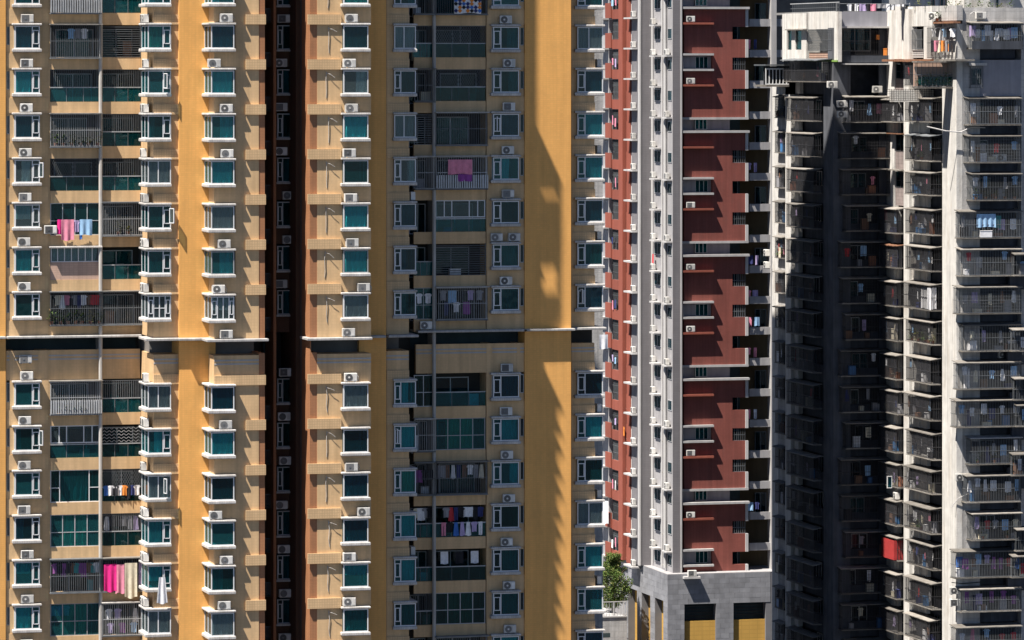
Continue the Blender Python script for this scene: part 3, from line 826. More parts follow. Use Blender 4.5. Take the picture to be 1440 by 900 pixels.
        mk('louvre_screen', 'metal_grey', f, kind='stuff', key=typ)
    elif typ == 'zigzag':
        rail_glass(.42)
        def f(b):
            for r_ in range(5):
                for j in range(8):
                    a = j * W / 8; c = a + W / 16; z = H * .46 + r_ * H * .1
                    b.bar((a, .03, z), (c, .03, z + .13), .015); b.bar((c, .03, z + .13), (a + W / 8, .03, z), .015)
            return b
        mk('security_grille', 'metal_light', f, kind='stuff', key=typ)
    elif typ == 'rail':
        rail_glass(.45)
    return x0, x1, z0, z1
A_T = {-2: 'cage', -1: 'cage_slats', 0: 'cage', 1: 'grille', 2: 'cage', 3: 'lattice', 4: 'glazed', 5: 'wallwin', 6: 'cage', 8: 'cage_slats', 9: 'frames', 10: 'glazed', 11: 'glazed', 12: 'cage', 13: 'glazed', 14: 'rail'}
B_T = {-2: 'grille', -1: 'rail', 0: 'louvre', 1: 'grille', 2: 'grille', 3: 'grille', 4: 'cage', 5: 'rail', 6: 'cage', 8: 'grille', 9: 'zigzag', 10: 'lattice', 11: 'grille', 12: 'cage', 13: 'cage', 14: 'rail'}
C_T = {-2: 'grille', -1: 'cage', 0: 'grille', 1: 'cage', 2: 'louvre', 3: 'cage', 4: 'open', 5: 'rail', 6: 'glazed', 8: 'glazed', 9: 'cage', 10: 'cage', 11: 'rail', 12: 'rail', 13: 'grille', 14: 'rail'}
D_T = {-2: 'cage', -1: 'cage', 0: 'lattice', 1: 'lattice', 2: 'cage', 3: 'cage_slats', 4: 'frames', 5: 'louvre', 6: 'cage', 8: 'rail', 9: 'glazed', 10: 'cage', 11: 'rail', 12: 'rail', 13: 'glazed', 14: 'cage'}
BAL = {}
for k in ROWS:
    if k == 7: continue
    for nm, px0, px1, tb in (('A', 70.5, 140.5, A_T), ('B', 143.5, 198, B_T), ('C', 582, 609.5, C_T), ('D', 612, 683, D_T)):
        BAL[nm, k] = balcony(px0, px1, k, tb[k], nm, 'cur' if (nm, k) == ('A', 10) else None)
yb('wall_strip', 'beige_tile', X(68.6, YR), X(70.4, YR), YR + .01, 320.1, BOT, zh(7) - 1.0)
yb('wall_strip', 'beige_tile', X(68.6, YR), X(70.4, YR), YR + .01, 320.1, zh(7), TOP - 1)
for a_, b_ in ((140.6, 143.4), (609.6, 611.9)):
    yb('wall_strip', 'pipe_grey', X(a_, YR), X(b_, YR), YR + .012, 320.1, BOT, TOP - 1)

BNAME = {'A': 'wide left balcony', 'B': 'narrow left balcony', 'C': 'narrow shaded balcony', 'D': 'wide shaded balcony'}
def hang(nm, k, items, zoff=.25, yo=-.30, f0=.05, f1=.95):
    x0, x1, z0, z1 = BAL[nm, k]
    n = len(items)
    for j, (kind, color) in enumerate(items):
        f = f0 + (f1 - f0) * (j + .5) / n
        garment(kind, color, (x0 + (x1 - x0) * f, YBF + yo, z1 - zoff), f'on the {ORD[k + 1]} {BNAME[nm]} from the top', random.uniform(-.3, .3))
rc = lambda n, pal: [(random.choice(['shirt', 'shirt', 'trousers', 'dress', 'towel']), random.choice(pal)) for _ in range(n)]
DARKS = ['black', 'navy', 'grey', 'teal', 'brown', 'purple', 'white']
hang('A', -1, [('shirt', 'white'), ('shirt', 'white'), ('shirt', 'light blue'), ('shirt', 'white'), ('trousers', 'black')], .6)
hang('A', 0, [('shirt', 'light blue'), ('shirt', 'grey'), ('shirt', 'white')], .25, -.1, .35, .75)
hang('A', 6, [('shirt', 'cream'), ('dress', 'white'), ('shirt', 'pink'), ('trousers', 'black'), ('shirt', 'grey'), ('trousers', 'navy'), ('shirt', 'white'), ('shirt', 'brown'), ('shirt', 'red'), ('shirt', 'red')], .2, -.35, .1, .95)
hang('A', 12, rc(11, DARKS + ['white', 'light blue']), .25, -.3)
hang('B', 10, [('shirt', 'blue'), ('shirt', 'white'), ('shirt', 'black'), ('shirt', 'white'), ('shirt', 'orange'), ('trousers', 'black'), ('shirt', 'navy'), ('shirt', 'white')], 1.1, -.12)
hang('B', 13, [('shirt', 'white'), ('shirt', 'lilac'), ('shirt', 'black'), ('dress', 'white')], .4, -.3)
hang('B', 13, [('shirt', 'lilac'), ('shirt', 'purple'), ('shirt', 'light blue')], 1.35, -.3)
hang('B', 11, rc(6, ['grey', 'black', 'white', 'lilac']), .2, .1)
hang('A', 13, [('shirt', 'light blue'), ('shirt', 'light blue'), ('shirt', 'white')], .15, .2, .02, .4)
hang('C', 11, rc(4, ['white', 'grey', 'black', 'cream']), .15, .12)
hang('D', 11, [('shirt', 'grey'), ('dress', 'red'), ('trousers', 'navy'), ('shirt', 'black'), ('shirt', 'white'), ('shirt', 'white'), ('trousers', 'black'), ('shirt', 'navy')], .15, .12, .18, .95)
hang('D', 11, [('trousers', 'pink'), ('shirt', 'black'), ('dress', 'blue'), ('dress', 'lilac'), ('dress', 'white'), ('shirt', 'lilac'), ('trousers', 'white')], 1.15, -.1, .1, .95)
hang('D', 10, rc(8, ['grey', 'cream', 'white', 'navy', 'brown']), .2, -.3)
hang('C', 10, rc(3, DARKS), .5, -.3)
hang('D', 6, [('shirt', 'grey'), ('towel', 'light blue'), ('shirt', 'black'), ('shirt', 'lilac'), ('shirt', 'grey')], .2, -.3)
hang('D', 6, [('trousers', 'navy'), ('shirt', 'white'), ('towel', 'purple')], 1.0, -.3, .1, .7)
hang('D', 12, rc(3, ['grey', 'white', 'black']), .2, .3)
hang('C', 6, rc(2, ['white', 'lilac']), .4, .0)
# the big bright pieces
def big(nm, k, kind, color, f, zoff, w, h, yo, txt):
    x0, x1, z0, z1 = BAL[nm, k]
    o = garment(kind, color, (x0 + (x1 - x0) * f, YBF + yo, z1 - zoff), 'x', 0, w, h)
    o['label'] = txt
    return o
big('A', 4, 'towel', 'bright pink', .19, 1.1, .42, 1.0, -.35, 'magenta towel at the left of the pink towel below the balcony window')
big('A', 4, 'towel', 'pink', .33, 1.1, .88, 1.4, -.40, 'large salmon pink towel draped under the glazed balcony window')
big('A', 4, 'shirt', 'lilac', .51, 1.15, .45, .8, -.36, 'patterned lilac top hanging between the pink and the blue towels')
big('A', 4, 'towel', 'light blue', .70, 1.1, .85, 1.05, -.40, 'pale blue towel hanging at the right of the salmon pink towel')
big('A', 4, 'shirt', 'blue', .60, 1.15, .3, 1.3, -.33, 'slate blue cloth hanging between the lilac top and blue towel')
big('B', 12, 'towel', 'bright pink', .17, .35, .85, 1.85, -.62, 'vivid pink sheet over the cage rail of the narrow balcony')
big('B', 12, 'towel', 'pink', .42, .38, .60, 1.95, -.62, 'pink patterned towel beside the vivid pink sheet')
big('B', 12, 'towel', 'cream', .70, .30, .85, 2.35, -.66, 'long grey and cream striped towel hanging below the cage')
big('B', 12, 'dress', 'lilac', .95, .3, .3, 1.5, -.5, 'mauve garment hanging right of the long striped towel')
big('D', 3, 'towel', 'pink', .45, .2, 1.7, 1.0, -.66, 'dusky pink blanket hung outside the shaded slatted cage')
big('D', 3, 'towel', 'purple', .55, 1.2, 1.0, .5, -.60, 'purple cloth below the dusky pink blanket')
big('D', -1, 'sheet', 'white', .60, .9, 1.9, 1.25, -.66, 'orange, blue and white geometric blanket hung outside a cage')
o = garment('dress', 'white', (X(228, 312.9), 312.9, zh(12) - .9), 'x', 0, .75, 1.75); o['label'] = 'white sheet bundled and hanging out of a left inner bay window'
# geometric print on the blanket: small cloth patches
bl = bpy.data.objects['bed_sheet']; bl.name = 'patterned_blanket'
WP[bl.name] = bl.location.copy()
for r_ in range(5):
    for c_ in range(7):
        cc = ['orange', 'navy', None, 'blue', 'orange', 'navy', 'black'][(r_ * 3 + c_ * 2) % 7]
        if cc is None: continue
        q = M(); x = -.85 + c_ * .28; z = -.12 - r_ * .24
        q.add([(x - .15, 0, z), (x, 0, z - .15), (x + .15, 0, z), (x, 0, z + .15), (x - .15, .01, z), (x, .01, z - .15), (x + .15, .01, z), (x, .01, z + .15)], [(0, 1, 2, 3), (7, 6, 5, 4), (0, 4, 5, 1), (1, 5, 6, 2), (2, 6, 7, 3), (3, 7, 4, 0)])
        link('cloth_patch', cached(('patch', cc, r_, c_), lambda: q.mesh('cloth_patch', 'cloth_' + cc)), bl, WP[bl.name] + Vector((0, -.06, 0)))
# plants and stored things
for (nm, k, fs) in (('A', 2, (.1, .25, .42, .6, .75, .95)), ('A', 6, (.02, .2, .35, .5, .62, .8, .97)), ('A', 8, (.25, .42, .55, .65)), ('B', 2, (.25, .5, .7, .9)), ('B', 1, (.5, .75)), ('B', 3, (.15, .35, .6, .85)), ('B', 4, (.4, .65))):
    x0, x1, z0, z1 = BAL[nm, k]
    for j, f in enumerate(fs):
        yy = YBF - .25 if tuple((A_T if nm == 'A' else B_T)[k])[0] == 'c' else YBF + .45
        potted_plant((x0 + (x1 - x0) * f, yy, z0 if yy < YBF else z0 + .25), f'{NTH[j] + " " if j else ""}potted plant on the {ORD[k + 1]} {BNAME[nm]} from the top', random.choice([.4, .6, .8]), random.random() < .3)
for nm in 'ABCD':
    for k in ROWS:
        if k == 7 or random.random() < .45: continue
        x0, x1, z0, z1 = BAL[nm, k]
        storage_box((x0 + (x1 - x0) * random.uniform(.15, .85), YBF + .75, z0 - .25), f'box stored on the {ORD[k + 1]} {BNAME[nm]} from the top', random.uniform(.35, .8), .4, random.uniform(.5, 1.3), random.choice(['cloth_grey', 'cloth_cream', 'plastic_blue', 'cloth_teal', 'cloth_brown', 'cloth_white']))
x0, x1, z0, z1 = BAL['A', 4]
air_conditioner((X(71, YR - .35), YR - .3, z0 + .08), 'air conditioner bracketed left of the hanging pink towels', 'air conditioners on the white window hoods', 0, 0)
x0, x1, z0, z1 = BAL['C', 6]
air_conditioner((X(599, YR - .3), YR - .25, zh(7) + .01), 'air conditioner on the canopy under the shaded glazed balcony', 'air conditioners on the white window hoods', 0, 1)
# ================================================================== the red and grey tower on its stone podium
RT = thing('apartment_tower', 'red tiled apartment tower with white pipes and pale grey strips', 'tower', (133, 452, 0))
def rb(name, m, *a, **k): return boxpart(RT, name, m, *a, **k)
YF = 442.0
XA, XB = X(946, YF), X(957, YF)                 # strip beside the red wall
YS = Yon(916, XA)                               # farther strip
XS = X(900, YS)
ZT, ZPOD = ZC + 30.0, ZC - 49.2
rb('strip_wall', 'strip_grey', XA + .004, XB, YF, YF + 6, ZPOD, ZT)
rb('edge_trim', 'trim_white', XB - .02, XB + .14, YF - .06, YF + .5, ZPOD, ZT)
rb('side_wall', 'side_white', XA, XA + .3, YF + .004, YS, ZPOD, ZT)
rb('strip_wall', 'strip_grey', XS + .004, XA + .29, YS, YS + 3, ZPOD, ZT)
rb('edge_trim', 'trim_white', XS - .06, XS + .10, YS - .06, YS + .5, ZPOD, ZT)
rb('edge_trim', 'trim_white', XA - .05, XA + .05, YS - .35, YS - .05, ZPOD, ZT)
rb('core_wall', 'room_mid', XS + 3.2, XS + 24, YF + 7.5, YF + 40, 0, ZT)
rb('roof', 'roof_grey', XS - .2, XS + 24.2, YF - .2, YF + 40, ZT, ZT + .4)
def zr(n): return ZC + 5.33 - 12.0 * n
zf = lambda j: ZC + 3.85 - 3.0 * j               # floor lines of the white side (ledge tops)
def left_window(root, x, ya, yb_, za, zb_, lay, **k):
    """window in a wall that faces -X; ya the near end, yb_ the far end"""
    return window(root, 0, round(yb_ - ya, 3), 0, za, zb_, lay, rz=-math.pi / 2, **k) if False else _lw(root, x, ya, yb_, za, zb_, lay, **k)
def _lw(root, x, ya, yb_, za, zb_, lay, **k):
    o = window(root, 0, yb_ - ya, 0, za, zb_, lay, rz=-math.pi / 2, **k)
    o.location = Vector((x, yb_, za)) - WP[root.name]
    WP[o.name] = Vector((x, yb_, za))
    return o
# left-facing white wall with two window stacks, ledges and pipes
w1a, w1b = Yon(929.5, XA), Yon(920.5, XA)
w2a, w2b = Yon(945, XA), Yon(939.5, XA)
for j in range(-3, 19):
    z = zf(j)
    if z < ZPOD + 1.2: continue
    _lw(RT, XA - .05, w1a, w1b, z - 1.45, z - .3, [(0, .5, 'pane'), (.5, 1, 'pane')], pane='blue_glass', back=True, roomd=.2, frame='metal_light', fw=.05)
    _lw(RT, XA - .05, w2a, w2b, z - 1.4, z - .4, [(0, 1, 'pane')], pane='blue_glass', roomd=.2, frame='metal_light', fw=.05)
    rb('ac_ledge', 'trim_white', XA - .75, XA - .004, Yon(930, XA), Yon(915, XA - .6), z - .16, z)
    if j % 2: rb('ac_ledge', 'trim_white', XA - .6, XA - .004, Yon(945.5, XA), Yon(938.5, XA), z - .14, z)
    if j < 0: continue
    yy = Yon(925, XA)
    air_conditioner((XA - .36, yy + .5, z + .005), f'air conditioner on the {ORD[j]} ledge from top between the two grey strips', 'air conditioners on the white side wall', -math.pi / 2, j % 3)
    if j % 2:
        air_conditioner((XA - .32, Yon(942, XA), z + .005), f'air conditioner right of the white pipes on the {ORD[j]} ledge from top', 'air conditioners on the white side wall', -math.pi / 2, (j + 1) % 3)
    rb('pipe_bracket', 'pipe_grey', XA - .32, XA - .004, Yon(935.5, XA), Yon(935.5, XA) + .1, z - 1.6, z - 1.45)
for px_, r_ in ((931.5, .09), (935.5, .17), (918, .07), (948, .0)):
    if not r_: continue
    q = M(); q.tube([(0, 0, ZPOD + .3), (0, 0, ZT)], r_, 8)
    link('drain_pipe', q.mesh('drain_pipe', 'trim_white'), RT, (XA - r_ - .02, Yon(px_, XA - r_), 0))
# red front wall, panel by panel
X0, X1, X2, X3 = X(962, YF + .5), X(1002, YF + .5), X(1030, YF + .5), X(1048, YF + .5)
YW_ = YF + .5
rb('gap_wall', 'room_dark', XB, X0, YF + 3, YF + 7.4, ZPOD, ZT)
rb('back_wall', 'old_lavender', X0, X2, YW_ + .9, YW_ + 3, ZPOD, ZT)
rb('back_wall', 'room_dark', X2, X3 + .2, YW_ + 2.4, YW_ + 6, ZPOD, ZT)
for n in range(-3, 5):
    a = zr(n)
    if a < ZPOD: break
    lim = lambda z: max(z, ZPOD + .003)
    pn = f'{ORD[n + 1]} red panel' if n >= -1 else 'red panel above the picture'
    rb('red_panel', 'red_tile', X1, X2, YW_, YW_ + .88, lim(a - 10.5), a)
    rb('red_panel', 'red_tile', X0, X1 - .002, YW_ + .001, YW_ + .89, a - 4.55, a)
    if a - 6.0 > ZPOD: rb('red_panel', 'red_tile', X0, X1 - .002, YW_ + .001, YW_ + .89, lim(a - 10.5), a - 6.0)
    # notches at the right side
    edges = [a, a - 1.72, a - 2.93, a - 4.7, a - 5.92, a - 7.73, a - 8.95, a - 10.5]
    for i_ in (0, 2, 4, 6):
        lo = lim(edges[i_ + 1])
        if edges[i_] - lo < .1: continue
        rb('red_panel', 'red_tile', X2 + .002, X3, YW_ + .001, YW_ + .5, lo, edges[i_])
        rb('vertical_trim', 'trim_white', X3 + .002, X3 + .28, YW_ - .12, YW_ + .5, lo + .004, edges[i_] - .01)
    for i_ in (1, 3, 5):
        if edges[i_ + 1] < ZPOD: continue
        if (n + i_) % 3 != 1:
            q = M(); bars(q, 0, X3 - X2, 0, 0, edges[i_] - edges[i_ + 1], .2, .018); q.box(0, X3 - X2, -.02, .02, .55, .6); q.box(0, X3 - X2, -.02, .02, 0, .05)
            link('security_grille', q.mesh('security_grille', 'metal_grey'), RT, (X2, YW_ + .1, edges[i_ + 1]), 'stuff')
        window(RT, X2 + .1, X3 - .05, YW_ + 2.3, edges[i_ + 1] - .6, edges[i_] + .2, [(0, .5, 'pane'), (.5, 1, 'pane')], pane='blue_glass', frame='metal_grey', back=False, name='balcony_door')
    rb('panel_band', 'grey_trim', X0 - .25, X3 + .3, YW_ - .5, YW_ - .004, a, a + .22)
    if a - 10.7 > ZPOD: rb('panel_band', 'grey_trim', X0 - .25, X3 + .3, YW_ - .14, YW_ - .004, a - 10.72, a - 10.5)
    for dz, mm, nm in ((1.5, 'red_light', 'ac_ledge'), (4.5, 'grey_trim', 'window_hood'), (6.0, 'grey_trim', 'window_ledge'), (7.5, 'red_light', 'ac_ledge')):
        if a - dz < ZPOD + .2: continue
        rb(nm, mm, X0 - .25, X1, YW_ - .5, YW_ - .004, a - dz, a - dz + .2)
    if a - 6 > ZPOD:
        window(RT, X(980, YW_), X(998, YW_), YW_ + .55, a - 5.78, a - 4.6, [(0, .33, 'pane'), (.33, .66, 'pane'), (.66, 1, 'pane')], pane='teal_glass', frame='metal_light', roomd=.34, fw=.06)
        rb('niche_wall', 'old_lavender', X0, X(980, YW_) - .002, YW_ + .5, YW_ + .87, a - 6.0, a - 4.55)
        rb('niche_wall', 'old_lavender', X(998, YW_) + .002, X1 - .004, YW_ + .5, YW_ + .87, a - 6.0, a - 4.55)
    if a - 12 > ZPOD or n < 4:
        window(RT, X(980, YW_), X(997, YW_), YW_ + .6, a - 12 + .3, a - 10.6, [(0, .33, 'pane'), (.33, .66, 'pane'), (.66, 1, 'pane')], pane='teal_glass', frame='metal_light', roomd=.28, fw=.06)
    for dz in ((7.5,) if n % 2 else (7.5, 1.5)):
        if n >= -1 and a - dz > ZPOD:
            air_conditioner((X(971, YW_ - .3), YW_ - .27, a - dz + .205), f'air conditioner on the {"lower" if dz > 5 else "upper"} red ledge of the {pn} from the top', 'air conditioners on the red wall', 0, 0 if n % 2 else 1)
    q = M(); q.tube([(0, 0, 0), (.1, -.1, -1.1), (-.05, -.05, -1.4)], .03, 5)
    link('drain_hose', cached('hose', lambda: q.mesh('drain_hose', 'pipe_grey')), RT, (X(960.5, YF), YF + .3, a - 4.6))
# recessed grey balconies at the right of the red wall
YG = YW_ + .55
rb('back_wall', 'brown_wall', X3 + .3, X(1100, YG), YG + 3.2, YG + 6, ZPOD - 2, ZT)
rb('side_post', 'grey_trim', X(1083.5, YG), X(1091, YG), YG - .25, YG + .9, ZPOD - 2, ZT)
for j in range(-3, 18):
    z = ZC + 5.33 - .95 - 3.0 * j
    if z < ZPOD: continue
    rb('parapet', 'side_white', X(1054, YG), X(1084, YG) - .01, YG, YG + .18, z - .72, z)
    rb('parapet', 'side_white', X(1091, YG) + .01, X(1102, YG), YG, YG + .18, z - .72, z)
    rb('floor_slab', 'room_mid', X3 + .3, X(1100, YG), YG + .19, YG + 3.15, z - .75, z - .55)
    if j % 2 == 0: window(RT, X(1062, YG + 3), X(1078, YG + 3), YG + 3.1, z - .6, z + 1.6, [(0, .5, 'pane'), (.5, 1, 'pane')], pane='blue_glass', frame='metal_grey', back=False, name='balcony_door')
    if j in (1, 5, 8, 9, 10, 11, 13, 16) and j >= 0:
        for c_ in range(2):
            garment(random.choice(['shirt', 'towel', 'trousers']), random.choice(['white', 'lilac', 'pink', 'navy', 'light blue']), (X(1054 + c_ * 9, YG), YG - .3 + .5 * (j % 2), z + 1.0 if j % 3 else z + .6), f'at the {ORD[j]} grey balcony right of the red wall', random.uniform(-.3, .3))
    if j in (2, 4, 7):
        potted_plant((X(1056, YG), YG + .5, z - .5), f'plant on the {ORD[j]} grey balcony right of the red wall', .8)

# left-facing loggias in red frames
def Yz(px): return Yon(px, XS)
for j in range(-3, 20):
    z = ZC + 4.6 - 3.0 * j                       # floor line
    if z < ZC - 56: continue
    ya, yb_ = Yz(897), Yz(885.5)                 # zone A: pale parapet, AC ledge, dark window above
    if z > ZPOD - 1.5:
        rb('loggia_parapet', 'old_white', XS + .15, XS + .4, ya + .02, yb_ - .02, z, z + 1.55)
        rb('ac_ledge', 'trim_white', XS - .55, XS + .14, ya + .1, yb_ + .3, z - .16, z)
        rb('loggia_slab', 'side_white', XS + .16, XS + 3, ya + .02, yb_ - .02, z - .17, z - .004)
        _lw(RT, XS + 2.6, ya + .2, yb_ - .3, z + 1.0, z + 2.7, [(0, .5, 'pane'), (.5, 1, 'pane')], pane='blue_glass', frame='metal_light', back=False, name='loggia_window')
        if j >= 0:
            air_conditioner((XS - .22, ya + .9, z + .004), f'air conditioner on the {ORD[j]} pale ledge left of the farther grey strip', 'air conditioners by the red frames', -math.pi / 2, j % 3)
    if z < ZPOD - .5: continue
    rb('red_jamb', 'red_light', XS + .05, XS + .5, yb_ - .01, Yz(880) , z + .003, z + 1.7)
    rb('red_jamb', 'red_light', XS + .08, XS + .5, Yz(885) + .02, Yz(880), z + 1.703, z + 2.997)
    if z > ZPOD - 1.5: pass
    ye, yf_ = Yz(873.4), Yz(862.5)               # zone B: red spandrel, caged opening
    rb('red_spandrel', 'red_light', XS - .20, XS + .1, ye + .02, yf_, z - .1, z + .85)
    rb('loggia_slab', 'side_white', XS + .11, XS + 3, ye + .02, Yz(846), z - .17, z - .01)
    q = M()
    L_ = yf_ - ye
    for t in range(int(L_ / .17)): q.box(-.012, .012, t * .17, t * .17 + .024, 0, 2.0)
    for zz in (.0, .7, 1.4, 1.98): q.box(-.015, .015, 0, L_, zz, zz + .03)
    link('security_grille', cached(('rcage', round(L_, 2)), lambda: q.mesh('security_grille', 'metal_grey')), RT, (XS - .05, ye + .05, z + .88), 'stuff')
    rb('red_panel_low', 'red_light', XS - .34, XS - .21, Yz(863.5), Yz(855.5), z + .0, z + 1.5)
    rb('red_panel_low', 'red_light', XS - .19, XS - .03, Yz(863.4), Yz(855.5), z + .0, z + .3)
    rb('side_wall', 'side_white', XS + .12, XS + .5, Yz(855), Yz(846), z + .001, z + 2.82)
    rb('ac_ledge', 'trim_white', XS - .6, XS + .1, Yz(854.5), Yz(847), z - .15, z)
    _lw(RT, XS + .10, Yz(853), Yz(849.5), z + 1.4, z + 2.6, [(0, 1, 'pane')], pane='blue_glass', frame='metal_light', roomd=.2, fw=.05)
    if j >= 0 and j % 2 == 0:
        for c_ in range(2):
            garment(random.choice(['shirt', 'trousers', 'towel']), random.choice(['white', 'black', 'navy', 'pink', 'lilac', 'light blue']), (XS - .3, ye + 1.0 + 1.1 * c_, z + 2.4 - random.random() * .6), f'in the {ORD[j]} red framed opening of the red tower', -math.pi / 2)
rb('red_column', 'red_light', XS - .28, XS + .1, Yz(879.2), Yz(873.5), ZPOD, ZT)
rb('loggia_back', 'room_dark', XS + 3.0, XS + 3.19, YS + 1, Yz(846) + 4, ZPOD - 1, ZT)
rb('loggia_end', 'side_white', XS + .1, XS + 3, Yz(846), Yz(846) + .3, ZPOD - 1, ZT)
rb('low_wall', 'side_white', XS + .5, XS + 3, YF + 14.6, Yz(846), ZC - 60, ZPOD - .02)
o = garment('sheet', 'white', (XS - .9, Yz(862), Z(858, 704, Yz(862))), 'x', -math.pi / 2 + .5, 1.1, 2.3); o['label'] = 'long white sheet blowing from a low red balcony'
o = garment('shirt', 'orange', (XS - .2, Yz(880), Z(880, 600, Yz(880))), 'x', -math.pi / 2, .5, .9); o['label'] = 'small orange cloth hung beside a red frame of the red tower'
o = garment('towel', 'red', (XA - .3, Yon(922.5, XA), Z(922, 357, Yon(922.5, XA))), 'x', -math.pi / 2, .5, .9); o['label'] = 'red garment drying under a window between the grey strips'
o = garment('towel', 'white', (X(829, 322), 318.3, zh(7) - .5), 'x', 0, .6, 1.0); o['label'] = 'pale sheet hung below the canopy end of the yellow tower'

# ------------------------------------------------------------------ podium
PD = thing('stone_podium', 'grey stone clad podium with tall ochre openings under the red tower', 'podium', (135, 448, 0))
def pb_(name, m, *a, **k): return boxpart(PD, name, m, *a, **k)
YPd = 441.0
xp0, xp1 = X(939, YPd), X(1100, YPd)
yp1 = Yon(879, xp0)
zt = ZPOD
o1 = [(X(962.5, YPd), X(1007, YPd)), (X(1031.5, YPd), X(1077, YPd))]
ztop_f = Z(980, 849.5, YPd)
pb_('lintel_wall', 'joint', xp0 + .02, xp1, YPd + .02, YPd + 1.2, ztop_f, zt - .06)
xs_ = [xp0 + .02, o1[0][0], o1[0][1], o1[1][0], o1[1][1], xp1]
for i_ in (0, 2, 4):
    pb_('pillar', 'joint', xs_[i_], xs_[i_ + 1], YPd + .02, YPd + 1.2, 0, ztop_f - .004)
pb_('infill_wall', 'ochre', o1[0][0] + .002, o1[0][1] - .002, YPd + .30, YPd + 1.19, 0, Z(990, 873.5, YPd))
pb_('infill_wall', 'ochre', o1[1][0] + .002, o1[1][1] - .002, YPd + .30, YPd + 1.1, 0, Z(990, 873.5, YPd))
pb_('louvre_screen', 'room_dark', xp0 + 1.4, xp1, YPd + .9, YPd + 1.1, Z(990, 873.4, YPd), ztop_f + .4)
for t_ in range(9): pb_('louvre_slat', 'metal_dark', o1[t_ // 5][0], o1[t_ // 5][1], YPd + .8, YPd + .88, ztop_f - .35 - .3 * (t_ % 5), ztop_f - .28 - .3 * (t_ % 5))
pb_('deck', 'side_white', xp0, xp1, YPd, yp1, zt - .055, zt)
lo = [(Yon(896, xp0), Yon(883.5, xp0)), (Yon(914.5, xp0), Yon(902.5, xp0)), (Yon(933, xp0), Yon(921, xp0))]
ztop_l = Z(933, 845, Yon(933, xp0))
pb_('lintel_wall', 'joint', xp0 + .02, xp0 + 1.2, YPd + 1.21, yp1, ztop_l, zt - .06)
ys_ = [YPd + 1.21, lo[2][0], lo[2][1], lo[1][0], lo[1][1], lo[0][0], lo[0][1], yp1]
for i_ in (0, 2, 4, 6):
    pb_('pillar', 'joint', xp0 + .02, xp0 + 1.2, ys_[i_], ys_[i_ + 1], 0, ztop_l - .004)
pb_('infill_wall', 'ochre', xp0 + .7, xp0 + 1.15, YPd + 1.7, yp1 - .01, 0, ztop_l - .01)
pb_('back_wall', 'joint', xp0 + 1.6, xp1, yp1 - .4, yp1, 0, zt - .06)
# stone panels, one object each where they can be told apart
def panels(p0, length, axis, z0, z1, pw=.92, ph=.44):
    """axis 0: along X on the front; axis 1: along Y on the left side"""
    nz = max(1, round((z1 - z0) / ph)); h = (z1 - z0) / nz
    nx = max(1, round(length / pw)); w_ = length / nx
    for r_ in range(nz):
        off = 0 if nx == 1 or r_ % 2 == 0 else w_ / 2
        xs = [0.0] + [off + w_ * i for i in range(0 if off else 1, nx)] + [length]
        for a, c in zip(xs, xs[1:]):
            dx, dz = round(c - a - .016, 3), round(h - .016, 3)
            dep = .03 + random.random() * .006
            def mk():
                b = M()
                b.slab(0, dx, 0, .04, 0, dz, .006) if axis == 0 else b.box(0, .04, 0, dx, 0, dz)
                return b.mesh('stone_panel', 'stone_panel')
            me = cached(('panel', axis, dx, dz), mk)
            loc = (p0[0] + a + .008, p0[1] - dep + .02, z0 + r_ * h + .008) if axis == 0 else (p0[0] - dep + .02, p0[1] + a + .008, z0 + r_ * h + .008)
            link('stone_panel', me, PD, loc)
zb = ZC - 57.0
panels((xp0, YPd), xs_[5] - xp0 - 1.2, 0, ztop_f, zt - .06, 1.05, .5)
for i_ in (0, 2):
    panels((xs_[i_], YPd), xs_[i_ + 1] - xs_[i_], 0, zb, ztop_f, 1.05, .5)
panels((xp0, YPd + .03), yp1 - YPd - .03, 1, ztop_l, zt - .06, 1.3, .5)
panels((xp0, YPd + .03), ys_[1] - YPd - .03, 1, zb, ztop_l, 1.3, .5)
for i_ in (2, 4, 6):
    panels((xp0, ys_[i_]), ys_[i_ + 1] - ys_[i_], 1, zb, ztop_l, 1.3, .5)
boxpart(PD, 'ac_ledge', 'trim_white', X(960, YPd), X(983, YPd), YPd - .55, YPd - .03, zt - .45, zt - .25)
air_conditioner((X(972, YPd), YPd - .28, zt - .245), 'air conditioner on the ledge at the top of the stone podium', 'air conditioners on the red wall', 0, 0)

# ------------------------------------------------------------------ terrace, railing and tree left of the podium
YTe = 446.0
xt1 = X(881.5, YTe); zte = Z(870, 868, YTe)
TW = thing('retaining_wall', 'plain grey retaining wall below the railing and tree', 'wall', (xt1 - 6, YTe, 0))
boxpart(TW, 'wall_body', 'old_grey', xt1 - 14, xt1, YTe, YTe + 14, 0, zte)
boxpart(TW, 'coping', 'grey_trim', xt1 - 14, xt1 + .05, YTe - .08, YTe + .3, zte + .002, zte + .12)
boxpart(TW, 'drain_opening', 'room_dark', X(846, YTe), X(858, YTe), YTe - .01, YTe + .1, zte - 1.9, zte - 1.5)
RL = thing('railing', 'light metal railing on the retaining wall in front of a tree', 'railing', (xt1 - 5, YTe + .1, zte + .12))
q = M()
for t in range(int(11 / .28)):
    q.box(xt1 - 11 + t * .28, xt1 - 11 + t * .28 + .03, YTe + .08, YTe + .11, zte + .12, zte + 1.45)
q.v = [(a - (xt1 - 5), b_ - (YTe + .1), c - (zte + .12)) for a, b_, c in q.v]
link('baluster', q.mesh('baluster', 'metal_light'), RL, (xt1 - 5, YTe + .1, zte + .12), 'stuff')
boxpart(RL, 'top_rail', 'trim_white', xt1 - 11, xt1, YTe + .06, YTe + .14, zte + 1.46, zte + 1.54)
boxpart(RL, 'bottom_rail', 'trim_white', xt1 - 11, xt1, YTe + .062, YTe + .138, zte + .22, zte + .28)
